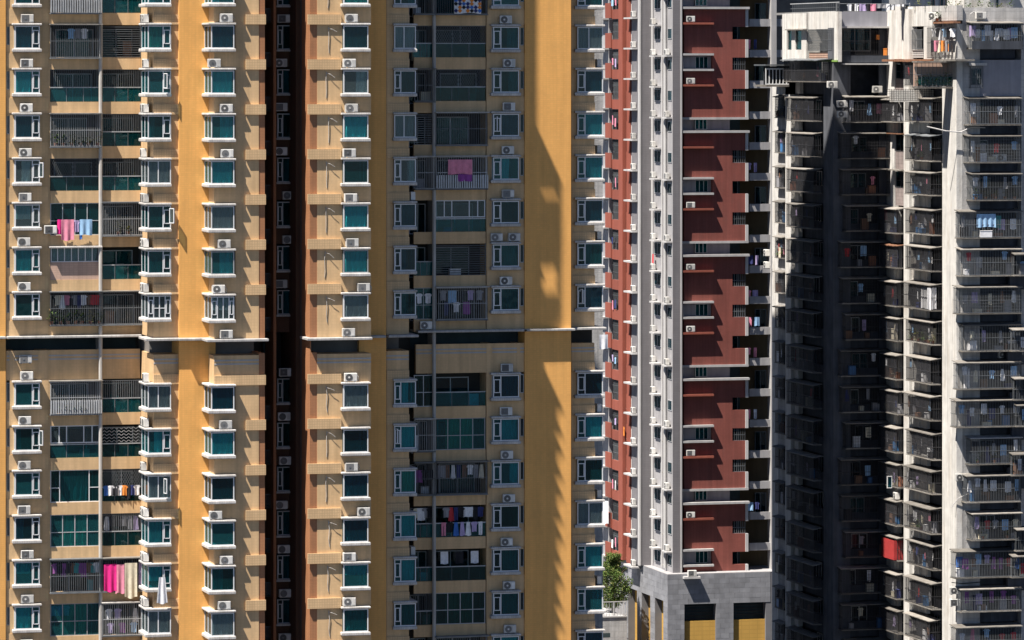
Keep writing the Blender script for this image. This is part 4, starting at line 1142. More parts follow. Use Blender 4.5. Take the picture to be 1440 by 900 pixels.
for px_ in (846, 863, 876.5, 881):
    boxpart(RL, 'post', 'trim_white', X(px_, YTe), X(px_, YTe) + .09, YTe + .05, YTe + .15, zte + .121, zte + 1.45)
tx, ty = X(862, 450), 450.0
TR = thing('tree', 'bushy green tree behind the railing beside the stone podium', 'tree', (tx, ty, zte))
q = M(); q.tube([(0, 0, 0), (.1, 0, 1.0), (-.05, .1, 2.2), (.1, 0, 3.6)], [.2, .16, .12, .05], 7)
rt_ = random.Random(5)
limbs = []
for i_ in range(9):
    a = i_ * .7; z0_ = .9 + i_ * .28; e = (1.3 * math.cos(a), 1.3 * math.sin(a), z0_ + 1.2)
    q.tube([(0, 0, z0_), (e[0] * .5, e[1] * .5, z0_ + .5), e], [.08, .05, .02], 5)
link('trunk', q.mesh('trunk', 'bark'), TR, (tx, ty, zte))
q = M()
cl = []
for i_ in range(110):
    z_ = rt_.uniform(.8, 5.6); rmax = 1.75 * math.sin(min(1, (z_ + .6) / 3.2) * 1.57) * (1 if z_ < 3.6 else max(.25, (6.2 - z_) / 2.6))
    a, r_ = rt_.random() * 6.28, rmax * rt_.random() ** .5
    cl.append((r_ * math.cos(a), r_ * math.sin(a), z_, rt_.uniform(.3, .6)))
for cx, cy, cz, cr in cl:
    for _ in range(110):
        d = Vector((rt_.gauss(0, 1), rt_.gauss(0, 1), rt_.gauss(0, .8))).normalized() * cr * rt_.uniform(.5, 1)
        p = Vector((cx, cy, cz)) + d
        t = Vector((rt_.gauss(0, 1), rt_.gauss(0, 1), rt_.gauss(-.3, .6))).normalized() * rt_.uniform(.12, .2)
        s_ = t.cross(Vector((rt_.gauss(0, 1), rt_.gauss(0, 1), rt_.gauss(0, 1)))).normalized() * .055
        q.add([tuple(p), tuple(p + t * .5 + s_), tuple(p + t), tuple(p + t * .5 - s_)], [(0, 1, 2, 3)], 1 if rt_.random() < .25 else 0)
link('crown', q.mesh('crown', ['leaf', 'leaf_dry']), TR, (tx, ty, zte), 'stuff')
# ================================================================== the weathered grey tower
GTW = thing('apartment_tower', 'weathered grey apartment tower crowded with caged balconies', 'tower', (132, 376, 0))
def gb(name, m, *a, **k): return boxpart(GTW, name, m, *a, **k)
YA = 358.5
XL = X(1345, YA)                                # near left-facing wall
YB_ = 375.5
XM = X(1172, YB_)                               # far left-facing wall
YE = Yon(1086, XM)
ZR = ZC + 4.5
def zg(k): return ZC - 2.67 - 3.0 * k           # awning line of floor k
def YL(px): return Yon(px, XL)
def YM(px): return Yon(px, XM)
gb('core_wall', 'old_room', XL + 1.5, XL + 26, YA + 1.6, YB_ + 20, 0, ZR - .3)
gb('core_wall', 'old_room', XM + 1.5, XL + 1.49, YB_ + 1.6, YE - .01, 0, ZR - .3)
gb('roof', 'roof_grey', XL + .3, XL + 26, YA + .3, YB_ + 20, ZR - .29, ZR - .1)
gb('roof', 'roof_grey', XM + .3, XL + .29, YB_ + .3, YE, ZR - .29, ZR - .1)
# frontal wall at the right
xw1 = X(1378, YA)
gb('front_wall', 'old_grey', XL + .004, xw1, YA, YA + 1.55, 0, ZR - 1.3)
gb('roof_parapet', 'old_grey', XL + .004, XL + 14, YA - .02, YA + .25, ZR - 1.29, ZR)
gb('front_wall', 'old_grey', X(1436, YA), XL + 14, YA + .002, YA + 1.55, 0, ZR - 1.31)
# left-facing wall strips
def lstrip(pa, pb, m='old_white', z0=0, z1=None, x=None, d=.35):
    x = XL if x is None else x
    return gb('white_pillar', m, x, x + d, Yon(pb, x), Yon(pa, x), z0, ZR if z1 is None else z1)
gb('white_pillar', 'old_white', XL, XL + .35, YA + .003, YL(1325), 0, ZR)
gb('white_pillar', 'old_white', XL - .32, XL + .35, YL(1284), YL(1276), 0, ZR)
gb('white_pillar', 'old_white', XL - .02, XL + .35, YL(1258), YB_ - .004, 0, ZR)
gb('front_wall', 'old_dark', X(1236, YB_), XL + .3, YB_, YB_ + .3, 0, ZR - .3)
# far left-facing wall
gb('concrete_pillar', 'shade_toned_concrete', XM, XM + .35, YB_ + .003, YM(1158), 0, ZR - 6.2)
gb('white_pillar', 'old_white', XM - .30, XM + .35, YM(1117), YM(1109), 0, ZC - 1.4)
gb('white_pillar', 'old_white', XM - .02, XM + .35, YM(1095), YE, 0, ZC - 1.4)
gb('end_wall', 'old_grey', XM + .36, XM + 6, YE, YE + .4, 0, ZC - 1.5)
gb('front_wall', 'shade_toned_concrete', XM + .004, X(1196, YB_), YB_, YB_ + 1.5, 0, ZR - 1.5)

def grille_mesh(L_, P, H, step, dens, slats, mm, rails=(.02, .5, .98)):
    def mk():
        b = M()
        bars(b, 0, L_, -P, 0, H, step, .012)
        for x in (0, L_):
            n = max(2, int(P / step))
            for s in range(n): b.box(x - .012, x + .012, -P + s * P / n - .012, -P + s * P / n + .012, 0, H)
        for f in rails:
            z = f * H
            b.box(-.015, L_ + .015, -P - .018, -P + .018, z - .018, z + .018)
            for x in (0, L_): b.box(x - .018, x + .018, -P, 0, z - .018, z + .018)
        if dens:
            for j in range(1, 8): b.box(0, L_, -P - .012, -P + .012, H * j / 8 - .008, H * j / 8 + .008)
        if slats:
            n = int(L_ / .22)
            for j in range(n): b.box((j + .2) * L_ / n, (j + .8) * L_ / n, -P - .03, -P - .015, 0, H * slats)
        return b.mesh('security_grille', mm)
    return cached(('grille', L_, P, H, step, dens, slats, mm), mk)
def caged(side, c0, c1, base, P, z_aw, H, name, k, aw='old_slab', over=.14, items=5, pal=None, dens=False, slats=0, mm='metal_dark', win=True, dark=False, plants=0, low='gap'):
    """One caged balcony. side 'front': from x = c0 to c1 on the wall y = base; side 'left': from y = c0 (near) to c1 (far) on the wall x = base."""
    ub = max(.0, XL + .36 - c0) if side == 'front' and base == YA else 0.0
    L_ = round(c1 - c0, 2); P = round(P, 2); H = round(H, 2)
    z1 = z_aw - .10; z0 = z1 - H
    if side == 'front':
        pt = lambda u, d, z: (c0 + u, base - d, z)
        rz = 0.0
    else:
        pt = lambda u, d, z: (base - d, c1 - u, z)
        rz = -math.pi / 2
    def bx_(nm, m, u0, u1, d0, d1, za, zb_, kind=None, ch=0):
        if side == 'front': return gb(nm, m, c0 + u0, c0 + u1, base - d1, base - d0, za, zb_, kind=kind, chamfer=ch)
        return gb(nm, m, base - d1, base - d0, c1 - u1, c1 - u0, za, zb_, kind=kind, chamfer=ch)
    # awning: slightly sloping sheet
    pr = P + over
    def aw_mesh():
        b = M(); L2 = L_ + .2; n = 12
        wav = .03 if aw in ('rust_metal', 'metal_grey') else .006
        rr = random.Random(L_ * 10 + P)
        hs = [rr.uniform(-wav, wav) for _ in range(n + 1)]
        vs, fs = [], []
        for i in range(n + 1):
            x = -.1 + L2 * i / n; h = hs[i]
            vs += [(x, 0, .08 + h), (x, -pr, -.05 + h), (x, -pr, -.11 + h), (x, 0, 0.02 + h * .5)]
        for i in range(n):
            for j in range(4):
                fs.append((i * 4 + j, i * 4 + (j + 1) % 4, (i + 1) * 4 + (j + 1) % 4, (i + 1) * 4 + j))
        fs += [(3, 2, 1, 0), (n * 4, n * 4 + 1, n * 4 + 2, n * 4 + 3)]
        return b.add(vs, fs).mesh('awning', aw)
    link('awning', cached(('aw', L_, pr, aw), aw_mesh), GTW, pt(0, .004, z_aw), None, rz)
    o = link('security_grille', grille_mesh(L_, P, H, .135, dens, slats, mm), GTW, pt(0, 0.003, z0), 'stuff', rz)
    bx_('balcony_floor', 'old_slab', -.04, L_ + .04, .004, P + .05, z0 - .10, z0 - .025)
    # wall below, opening behind with its window
    if low == 'wall':
        bx_('wall_panel', 'old_grey', ub + .002, L_ - .002, -.3, -.004, z_aw - 3.0 + .09, z0 - .02)
    else:
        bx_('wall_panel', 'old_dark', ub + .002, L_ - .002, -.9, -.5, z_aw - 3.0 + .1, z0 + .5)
    if side == 'left':
        fr_ = .42 if base == XL else .12
        bx_('wall_panel', 'old_white', 0.01, L_ * fr_, -.4, -.1, z_aw - 3.0 + .1, z_aw - .02)
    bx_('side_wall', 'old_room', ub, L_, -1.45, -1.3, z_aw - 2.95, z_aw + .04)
    if win:
        wu = min(L_ * .5, 1.4); u0 = L_ * random.uniform(.1, .4)
        if side == 'front':
            window(GTW, c0 + u0, c0 + u0 + wu, base + 1.18, z0 - .1, z0 + 1.7, [(0, .5, 'pane'), (.5, 1, 'pane')], pane=random.choice(['blue_glass', 'green_glass', 'teal_glass']), frame=random.choice(['metal_grey', 'metal_light']), back=False, name='balcony_window')
        else:
            _lw(GTW, base + 1.18, c1 - u0 - wu, c1 - u0, z0 - .1, z0 + 1.7, [(0, .5, 'pane'), (.5, 1, 'pane')], pane=random.choice(['blue_glass', 'green_glass']), frame=random.choice(['metal_grey', 'metal_light']), back=False, name='balcony_window')
    pal = pal or ['white', 'grey', 'black', 'navy', 'lilac', 'light blue', 'brown', 'cream', 'grey', 'white', 'black', 'white', 'pink', 'light blue', 'red', 'white']
    nm = f'in the {ORD[k]} cage from top {name}'
    for j in range(items):
        u = L_ * (j + .5 + random.uniform(-.2, .2)) / items
        garment(random.choice(['shirt', 'shirt', 'trousers', 'dress', 'towel']), random.choice(pal), pt(u, P * random.uniform(.72, .96), z1 - random.uniform(.12, .6)), nm, rz + random.uniform(-.25, .25), group='laundry in the cages of the grey tower')
    for j in range(plants):
        potted_plant(pt(L_ * (j + .5) / plants, P * .7, z0), f'{NTH[j] + " " if j else ""}potted plant {nm}', random.choice([.5, .8]), j % 2 == 1)
    for j in range((2 if base in (XL, YA) else 1) + (k * 7 + int(c0)) % (3 if base in (XL, YA) else 2)):
        storage_box(pt(L_ * random.uniform(.1, .9), P * random.uniform(.3, .6), z0 - .02), f'{["large", "small", "low", "narrow"][j]} box stored {nm}', [.6, .35, .7, .25][j], .35, [.8, .5, .35, 1.1][j] * random.uniform(.8, 1.2), random.choice(['cloth_grey', 'cloth_cream', 'plastic_blue', 'cloth_brown', 'cloth_white', 'cloth_grey', 'cloth_navy', 'clay_pot', 'cloth_black']), rz)
    return pt, z0, z1

# --- frontal balconies at the right
LEFTX = {0: 1363, 1: 1363, 2: 1368, 3: 1350, 4: 1352, 5: 1349, 6: 1355, 7: 1348, 8: 1339.5, 9: 1365, 10: 1360, 11: 1368, 12: 1343.5, 13: 1352, 14: 1338, 15: 1350}
FN = 'on the grey front'
for k in range(0, 16):
    P = 1.15 + .15 * (k % 3)
    c0 = max(X(LEFTX[k], YA - P), XL - .5); c1 = X(1436, YA - P)
    if c0 < XL: c0 = c0
    opts = dict(items={3: 5, 6: 4, 8: 6, 10: 7, 12: 9, 13: 5, 0: 4}.get(k, 5), dens=k in (1, 5), slats=.0 if k not in (7, 9) else .0, aw='old_slab' if k not in (9,) else 'hood_stone', plants={2: 5, 5: 1, 9: 3, 11: 2, 6: 0}.get(k, 0), mm='metal_grey')
    if k == 10: opts['pal'] = ['lime', 'white', 'white', 'blue', 'black', 'light blue']
    if k == 12: opts['pal'] = ['lilac', 'white', 'light blue', 'brown', 'red', 'purple', 'blue']
    if k == 13: opts['pal'] = ['purple', 'lilac', 'purple']
    pt, z0, z1 = caged('front', c0, c1, YA, P, zg(k), 2.02 if k not in (13,) else 1.7, FN, k + 1, **opts)
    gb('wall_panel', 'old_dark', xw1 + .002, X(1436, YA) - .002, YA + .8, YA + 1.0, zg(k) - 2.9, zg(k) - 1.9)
    if k == 3:
        o = garment('towel', 'light blue', pt(2.2, P + .03, z1 - .15), 'x', 0, 1.6, 1.05); o['label'] = 'pale blue bed sheet drying in a front cage of the grey tower'
        o = garment('towel', 'teal', pt(3.3, P * .8, z1 - .3), 'x', 0, .5, 1.0); o['label'] = 'turquoise cloth right of the pale blue bed sheet'
        storage_box(pt(2.2, P * .9, z0), 'white slatted crate below the pale blue bed sheet', 1.0, .3, .5, 'cloth_white')
    if k == 6: storage_box(pt(.9, P * .6, z0), 'white washing machine box at the left end of a front cage', .6, .5, .75, 'cloth_white')
    if k == 7:
        for j in range(3): storage_box(pt(.75 + j * .12, P * .5 + j * .1, z0), f'{["tall", "narrow", "slim"][j]} bright white rack in the seventh front cage', .09, .2, 1.75 - .1 * j, 'cloth_white')
    if k in (1, 6):
        air_conditioner(pt(3.9 if k == 6 else 3.1, -.35 if k == 6 else .2, z0 - .75 if k == 6 else z0), f'air conditioner {"under" if k == 6 else "inside"} the {ORD[k]} front balcony of the grey tower', 'air conditioners on the grey tower', 0, 1)
    if k in (10, 13):
        x_ = X(LEFTX[k] - 9, YA - .3)
        air_conditioner((x_, YA - .25, zg(k) - .55), f'air conditioner bracketed left of the {ORD[k]} front cage of the grey tower', 'air conditioners on the grey tower', 0, 1)
        if k == 13: air_conditioner((x_, YA - .25, zg(k) - 1.5), 'lower air conditioner of a stacked pair left of a front cage', 'air conditioners on the grey tower', 0, 0)
# top floors of the frontal part
for k, (pa, pb) in ((-1, (1365, 1382)), ):
    window(GTW, X(1366, YA - .1), X(1381, YA - .1), YA - .05, zg(0) + 1.0, zg(0) + 2.3, [(0, .5, 'pane'), (.5, 1, 'pane')], pane='blue_glass', roomd=.05, back=False, frame='metal_grey')
    gb('window_hood', 'hood_stone', X(1363, YA - .5), X(1388, YA - .5), YA - .5, YA - .004, zg(0) + 2.55, zg(0) + 2.75)
    o = link('security_grille', grille_mesh(1.05, .35, 1.75, .135, False, 0, 'metal_grey'), GTW, (X(1365, YA - .4), YA - .003, zg(0) + .75), 'stuff')
gb('front_wall', 'old_lavender', xw1 + .002, X(1436, YA) - .002, YA + .004, YA + 1.5, zg(0) + .1, zg(0) + 3.0)
FNT = 'top front balcony'
pt, z0, z1 = caged('front', X(1367, YA - 1.2), X(1438, YA - 1.2), YA, 1.2, zg(0) + 6.0, 1.95, 'on the grey front', 0, items=11, pal=['white', 'lilac', 'white', 'black', 'white', 'light blue'], mm='metal_grey')
gb('balcony_parapet', 'old_dark', X(1367, YA - 1.3), X(1438, YA - 1.3), YA - 1.30, YA - 1.25, z0 - .1, z0 + .55)
air_conditioner((X(1379, YA - .3), YA - .27, ZR - .95), 'air conditioner on the roof parapet of the grey tower', 'air conditioners on the grey tower', 0, 0)
q = M(); q.tube([(0, 0, 0), (.1, -.2, .7), (.35, -.2, .85), (.6, 0, .8)], .04, 5); q.tube([(0, 0, 0), (.0, -.2, -.6), (.2, -.25, -1.0), (.35, 0, -.7)], .035, 5)
link('cable_loop', q.mesh('cable_loop', 'trim_white'), GTW, (X(1362, YA - .1), YA - .08, ZR - 1.2))
q = M(); q.tube([(-2.6, .3, 0), (-1.2, -.35, -.35), (0, -.35, -.45), (.9, -.3, -.05), (2.2, 0, -.1)], .05, 5)
link('drain_pipe', q.mesh('drain_pipe', 'trim_white'), GTW, (XL + .2, YA - .05, Z(1340, 178, YA)))
q = M(); q.tube([(-.5, .1, -.9), (0, -.15, -.2), (.7, -.15, .1), (1.9, 0, .15)], .035, 5)
link('drain_pipe', q.mesh('drain_pipe', 'trim_white'), GTW, (XL + .1, YA - .05, Z(1345, 697, YA)))
q = M(); q.tube([(-.4, .1, 0), (.4, -.1, -.1), (1.6, -.08, -.05), (2.4, 0, 0)], .035, 5)
link('drain_pipe', q.mesh('drain_pipe', 'room_dark'), GTW, (XL, YA - .05, Z(1345, 819, YA)))

# --- side balconies between the white pillars (near left-facing wall)
SN1 = 'between the white pillars'
SN2 = 'beside the dark recess'
ya1, yb1 = YL(1325) + .1, YL(1284) - .1
ya2, yb2 = YL(1276) + .1, YL(1258) + 2.0
for k in range(-1, 16):
    z = zg(k) - .05
    aw = ['old_slab', 'rust_metal', 'old_slab', 'metal_grey'][(k * 3) % 4] if k < 3 else 'old_slab'
    off = (k * 37 % 5) * .12
    caged('left', ya1 + (.25 if k in (7, 14) else 0), yb1 - off, XL, .72 + .08 * (k % 3), z, [1.8, 1.95, 1.7, 1.9][k % 4], SN1, k + 1, aw=aw, items={4: 6, 3: 4, 11: 4, 12: 6}.get(k, 3), plants={6: 4, 1: 1, 11: 1}.get(k, 0), dens=k in (9,), mm='metal_dark', low='gap')
    gb('white_pier', 'old_white', XL - .02, XL + .3, yb1 - 1.5, yb1 + .1, z - 2.9, z - 2.05)
    gb('wall_panel', 'old_white', XL + .02, XL + .3, (ya1 + yb1) / 2 - .2, yb1 - 1.51, z - 2.2, z - 1.95)
    if k >= 3 or k == 0:
        caged('left', ya2, yb2 - .6 - off, XL, .75 + .1 * (k % 2), z - .15, [1.75, 1.9][k % 2], SN2, k, aw=['old_slab', 'rust_metal', 'old_slab'][k % 3] if k < 6 else 'old_slab', items=2, mm='metal_dark', dens=k in (4,), plants=0)
    else:                                       # dark window pair over a tiled panel
        gb('wall_panel', 'dark_pink_wall', XL + .02, XL + .3, ya2 - .05, YL(1259), z - 2.95, z - 1.5)
        for (a, c) in ((YL(1274.5), YL(1268.5)), (YL(1266.5), YL(1260))):
            _lw(GTW, XL + .0, a, c, z - 1.48, z - .15, [(0, 1, 'rail')], pane='blue_glass', roomd=.6, frame='metal_dark')
        gb('window_hood', 'rust_metal' if k == 1 else 'old_slab', XL - .6, XL - .004, ya2 - .2, YL(1256), z - .06, z + .03)
o = garment('sheet', 'white', (XL - .85, ya1 + 1.4, zg(5) - .3), 'x', -math.pi / 2, 2.4, 1.75); o['label'] = 'large white sheet covering the end of a side cage'
o = garment('towel', 'white', (XL - .83, ya1 + .05, zg(5) - .3), 'x', 0, .8, 1.75); o['label'] = 'white sheet around the front corner of a side cage'
CV = link('canvas_cover', M().box(-.03, 0, 0, 3.1, -1.6, 0).box(-.03, .8, -.03, -.001, -1.6, 0).mesh('canvas_cover', 'canvas_red'), None, (XL - 1.0, ya2 + .3, zg(12) - .45))
tag(CV, 'bright red canvas wrapped around a side cage of the grey tower', 'canvas')
air_conditioner((XL - .6, ya2 + .9, zg(11) - .15), 'white air conditioner standing above the red canvas', 'air conditioners on the grey tower', -math.pi / 2, 1)
for a in (0, 1.1):                              # opened casements above the red canvas
    window(GTW, XL - 1.2 + a * .45, XL - .75 + a * .45, ya2 + 1.5 - a, zg(11) + .75, zg(11) + 1.75, [(0, 1, 'pane')], pane='blue_glass', back=False, frame='white_paint', name='casement', fw=.06)

# --- dark recess: frontal balconies under shade
RN = 'in the dark recess'
xr0, xr1 = X(1190, YB_ - 1), X(1252, YB_ - 1)
for k in range(0, 16):
    caged('front', max(xr0 - [0, 1.2, .3][k % 3], XM + .4), xr1, YB_, .95, zg(k), 2.0, RN, k, items=3 if k in (0, 4, 8) else 1, mm='metal_dark', dens=k % 4 == 1)
air_conditioner((X(1233, YB_ - .3), YB_ - .35, zg(0) + .25), 'air conditioner on the shaded wall above the recess balconies', 'air conditioners on the grey tower', 0, 1)
for j in (0, 1): air_conditioner((X(1182, YB_ - .4), YB_ - .8, zg(0) - .95 - j * .85), f'{["upper", "lower"][j]} air conditioner at the left of the first shaded recess balcony', 'air conditioners on the grey tower', 0, 1)

# --- far left-facing wall: two stacks of cages
FN1 = 'left of the recess'
FN2 = 'at the outer edge'
for k in range(0, 16):
    z = zg(k) - .1
    caged('left', YM(1156), YM(1118), XM, .75, z, 1.85, FN1, k, items=2, mm='metal_dark', low='gap', over=.1)
    gb('white_pier', 'old_white', XM - .02, XM + .3, YM(1118) - 1.0, YM(1118) + .3, z - 2.9, z - 2.0)
    caged('left', YM(1108.5), YM(1095.5), XM, .35, z + .03, 1.7, FN2, k, items={4: 4}.get(k, 1), plants=2 if k in (0, 4) else 0, mm='metal_dark', over=.25, dens=k in (0,), low='wall')
for j in (0, 1): air_conditioner((X(1077.5, YE + .3), YE + .2, ZC - 16.6 - j * 1.05), f'{["upper", "lower"][j]} air conditioner on the outer edge of the grey tower', 'air conditioners on the grey tower', -math.pi / 2, 1)
gb('white_pillar', 'old_white', XM - .3, XM + .3, YM(1117) , YM(1095.4), ZC - 2.6, ZC - 1.45)

# --- projecting top storey with white rail, then the white roof blocks
def lf(name, m, pa, pb, y0, y1, x, dp=.4):
    """piece of a left-facing wall from column pa (near) to pb (far), between photograph rows y0 (low) and y1 (high)"""
    ya, yb_ = Yon(pa, x), Yon(pb, x); pm = (pa + pb) / 2
    return gb(name, m, x, x + dp, ya, yb_, Z(pm, y0, (ya + yb_) / 2), Z(pm, y1, (ya + yb_) / 2))
zt0 = zg(0) + .75
pt, z0, z1 = caged('left', YM(1170), YM(1117), XM, .9, zt0 + 2.3, 1.7, 'above the outer edge', 0, aw='metal_grey', items=3, mm='metal_dark', over=.35, pal=['pink', 'grey', 'red', 'brown'])
yq = YM(1114)
q = M(); wd = X(1111, yq) - X(1077, yq); bars(q, 0, wd, 0, 0, 1.35, .27, .035); q.box(-.03, wd + .03, -.03, .03, 1.28, 1.4); q.box(-.03, wd + .03, -.03, .03, 0, .09)
link('white_rail', q.mesh('white_rail', 'white_paint'), GTW, (X(1077, yq), yq, Z(1095, 119, yq)), 'stuff')
gb('gallery_floor', 'old_slab', X(1077, yq), XM, yq - .1, yq + 3, Z(1095, 122, yq), Z(1095, 119.2, yq))
gb('gallery_back', 'old_room', X(1077, yq) + .1, XM, yq + .9, yq + 1.0, Z(1095, 119, yq), Z(1095, 93, yq))
gb('gallery_roof', 'metal_grey', X(1075, yq), XM, yq - .3, yq + 3, Z(1095, 92.5, yq), Z(1095, 90.5, yq))
air_conditioner((X(1168, YB_ + .1), YB_ - .3, zt0 - .1), 'air conditioner at the right end of the projecting gallery', 'air conditioners on the grey tower', 0, 1)
XT = XM + .05
lf('roof_block', 'old_white', 1134, 1100, 42, 19, XT, 3)
lf('roof_block', 'old_white', 1134, 1127, 86, 42.1, XT, 3)
lf('roof_block', 'old_white', 1117.6, 1113, 86, 42.1, XT, 3)
lf('roof_block', 'old_white', 1106.6, 1100, 86, 42.1, XT, 3)
lf('roof_block', 'old_white', 1126.9, 1117.7, 86, 70, XT, 2.9)
lf('roof_block', 'old_white', 1112.9, 1106.7, 86, 70, XT, 2.9)
for (pa, pb) in ((1126.9, 1117.7), (1112.9, 1106.7)):
    ya, yb_ = Yon(pa, XT), Yon(pb, XT)
    _lw(GTW, XT + .12, ya, yb_, Z(pa, 70, ya), Z(pa, 42.5, ya), [(0, 1, 'rail')], pane='green_glass', frame='metal_dark', fw=.06, roomd=.8)
lf('window_hood', 'old_slab', 1129, 1104, 42.4, 40.6, XT - .4, .39)
lf('roof_block', 'old_white', 1171, 1137, 41, 16.5, XT, 3)
lf('roof_block', 'old_white', 1178, 1171.2, 87, 16.4, XT, .36)
lf('back_wall', 'old_grey', 1171, 1137, 87, 41.1, XT + 1.4, .3)
ya, yb_ = Yon(1170.8, XT), Yon(1137, XT)
link('security_grille', grille_mesh(round(yb_ - ya, 2), .15, 1.75, .15, True, 0, 'metal_grey'), GTW, (XT + .1, yb_, Z(1150, 71, ya)), 'stuff', -math.pi / 2)
q = M(); L_ = round(yb_ - ya, 2)
for r_ in range(4): q.box(0, L_, -.06, .06, r_ * .17, r_ * .17 + .05)
for c_ in range(int(L_ / .22)): q.box(c_ * .22, c_ * .22 + .06, -.05, .05, 0, .56)
link('breeze_block_wall', q.mesh('breeze_block_wall', 'pink_wall'), GTW, (XT + .1, yb_, Z(1150, 83, ya)), 'stuff', -math.pi / 2)
lf('balcony_kerb', 'green_paint', 1177, 1140, 87, 84.5, XT - .1, .09)
# recess top storey
yk2 = YB_ - .2
gb('roof_parapet', 'old_lavender', X(1178, yk2) + .01, X(1270, yk2), yk2, yk2 + .3, Z(1220, 38, yk2), Z(1220, 16.5, yk2))
gb('window_hood', 'trim_white', X(1180, yk2), X(1270, yk2), yk2 - .5, yk2 - .004, Z(1220, 39.5, yk2), Z(1220, 37, yk2))
window(GTW, X(1180, yk2), X(1225, yk2), yk2 + .1, Z(1220, 72, yk2), Z(1220, 40, yk2), [(0, .5, 'rail'), (.5, 1, 'rail')], pane='blue_glass', frame='metal_grey', roomd=1.2, room='room_mid', curtain=('curtain_pale', .05, .8, .3), name='balcony_window')
link('security_grille', grille_mesh(4.4, .1, 2.0, .15, False, 0, 'metal_dark'), GTW, (X(1180, yk2) + .05, yk2 + .02, Z(1220, 77, yk2)), 'stuff')
gb('floor_slab', 'old_dark', X(1178, yk2) + .01, X(1265, yk2), yk2 - .3, yk2 + 1.5, Z(1220, 88, yk2), Z(1220, 78, yk2))
for j, (px_, cc) in enumerate(((1245, 'cloth_orange'), (1250, 'cloth_lime'))):
    storage_box((X(px_, yk2), yk2 - .05, Z(1220, 78, yk2)), f'{["yellow", "green"][j]} striped box on the top recess balcony', .4, .2, .55, cc)
o = garment('towel', 'orange', (X(1235, yk2), yk2 + .1, Z(1235, 49, yk2)), 'x', 0, .3, .4); o['label'] = 'small orange lantern cloth hung in the top recess balcony'
gb('window_hood', 'trim_white', X(1184, yk2 - .4), X(1260, yk2 - .4), yk2 - .6, yk2 - .004, Z(1220, 91, yk2), Z(1220, 89, yk2))
# near top storey: white block, crowded laundry cage, green gallery
lf('roof_block', 'old_white', 1311, 1268, 37, 9, XL - .05, 3)
lf('roof_block', 'old_white', 1311, 1299, 83, 37.1, XL - .05, 3)
lf('roof_block', 'old_white', 1274, 1267, 83, 37.1, XL - .05, .4)
lf('back_wall', 'old_grey', 1299, 1274, 83, 37.1, XL + 1.3, .3)
ya, yb_ = Yon(1298.5, XL), Yon(1274.5, XL); L_ = round(yb_ - ya, 2)
link('security_grille', grille_mesh(L_, .2, 1.6, .14, False, 0, 'metal_grey'), GTW, (XL + .1, yb_, Z(1287, 69, ya)), 'stuff', -math.pi / 2)
q = M()
for r_ in range(4): q.box(0, L_, -.06, .06, r_ * .2, r_ * .2 + .05)
for c_ in range(int(L_ / .22)): q.box(c_ * .22, c_ * .22 + .06, -.05, .05, 0, .65)
link('breeze_block_wall', q.mesh('breeze_block_wall', 'trim_white'), GTW, (XL + .05, yb_, Z(1287, 81, ya)), 'stuff', -math.pi / 2)
lf('awning', 'rust_metal', 1308, 1240, 86.5, 83.3, XL - 1.0, .99)
gb('roof_junk_wall', 'old_white', XL + 1.0, XL + 3.2, YA + 1.0, YA + 5, ZR - .1, ZR + .9)
lf('roof_parapet', 'old_grey', 1345.5, 1311.5, 29, 8, XL - .04, .5)
lf('roof_block', 'old_white', 1266.9, 1257, 83, 9, XL - .045, .42)
lf('awning', 'rust_metal', 1341, 1312, 33, 30.5, XL - .6, .59)
lf('cage_back', 'old_room', 1344, 1312, 83, 29.2, XL + .9, .2)
lf('floor_slab', 'old_slab', 1344, 1308, 86, 83.2, XL - .7, 1.6)
gb('white_pillar', 'old_white', XL + .02, XL + .5, YA - .02, Yon(1341, XL), 0, ZR - .02)
ya, yb_ = Yon(1341, XL), Yon(1312, XL)
link('security_grille', grille_mesh(round(yb_ - ya, 2), .5, 2.5, .16, False, 0, 'metal_dark'), GTW, (XL, yb_, Z(1327, 82, ya)), 'stuff', -math.pi / 2)
LB = 'in the crowded laundry cage under the roof parapet'
for r_ in range(2):
    for j, (kk, cc) in enumerate([[('shirt', 'white'), ('shirt', 'black'), ('dress', 'white'), ('shirt', 'light blue'), ('trousers', 'black'), ('shirt', 'white')], [('trousers', 'black'), ('towel', 'pink'), ('dress', 'cream'), ('towel', 'orange'), ('trousers', 'grey'), ('trousers', 'black')]][r_]):
        px_ = 1315 + j * 5.0
        yy = Yon(px_, XL - .3)
        garment(kk, cc, (XL - .3 - .08 * r_, yy, Z(px_, 40 + r_ * 17, yy)), LB, -.5 + random.uniform(-.2, .2), .62, None, group='laundry in the cages of the grey tower')
yk4 = Yon(1318, XL)
air_conditioner((XL - .3, yk4, Z(1315, 28, yk4)), 'white air conditioner above the crowded laundry cage', 'air conditioners on the grey tower', -.7, 1)
potted_plant((XL - .3, Yon(1323, XL), Z(1321, 30, yk4)), 'leafy plant beside the air conditioner above the laundry cage', .6)
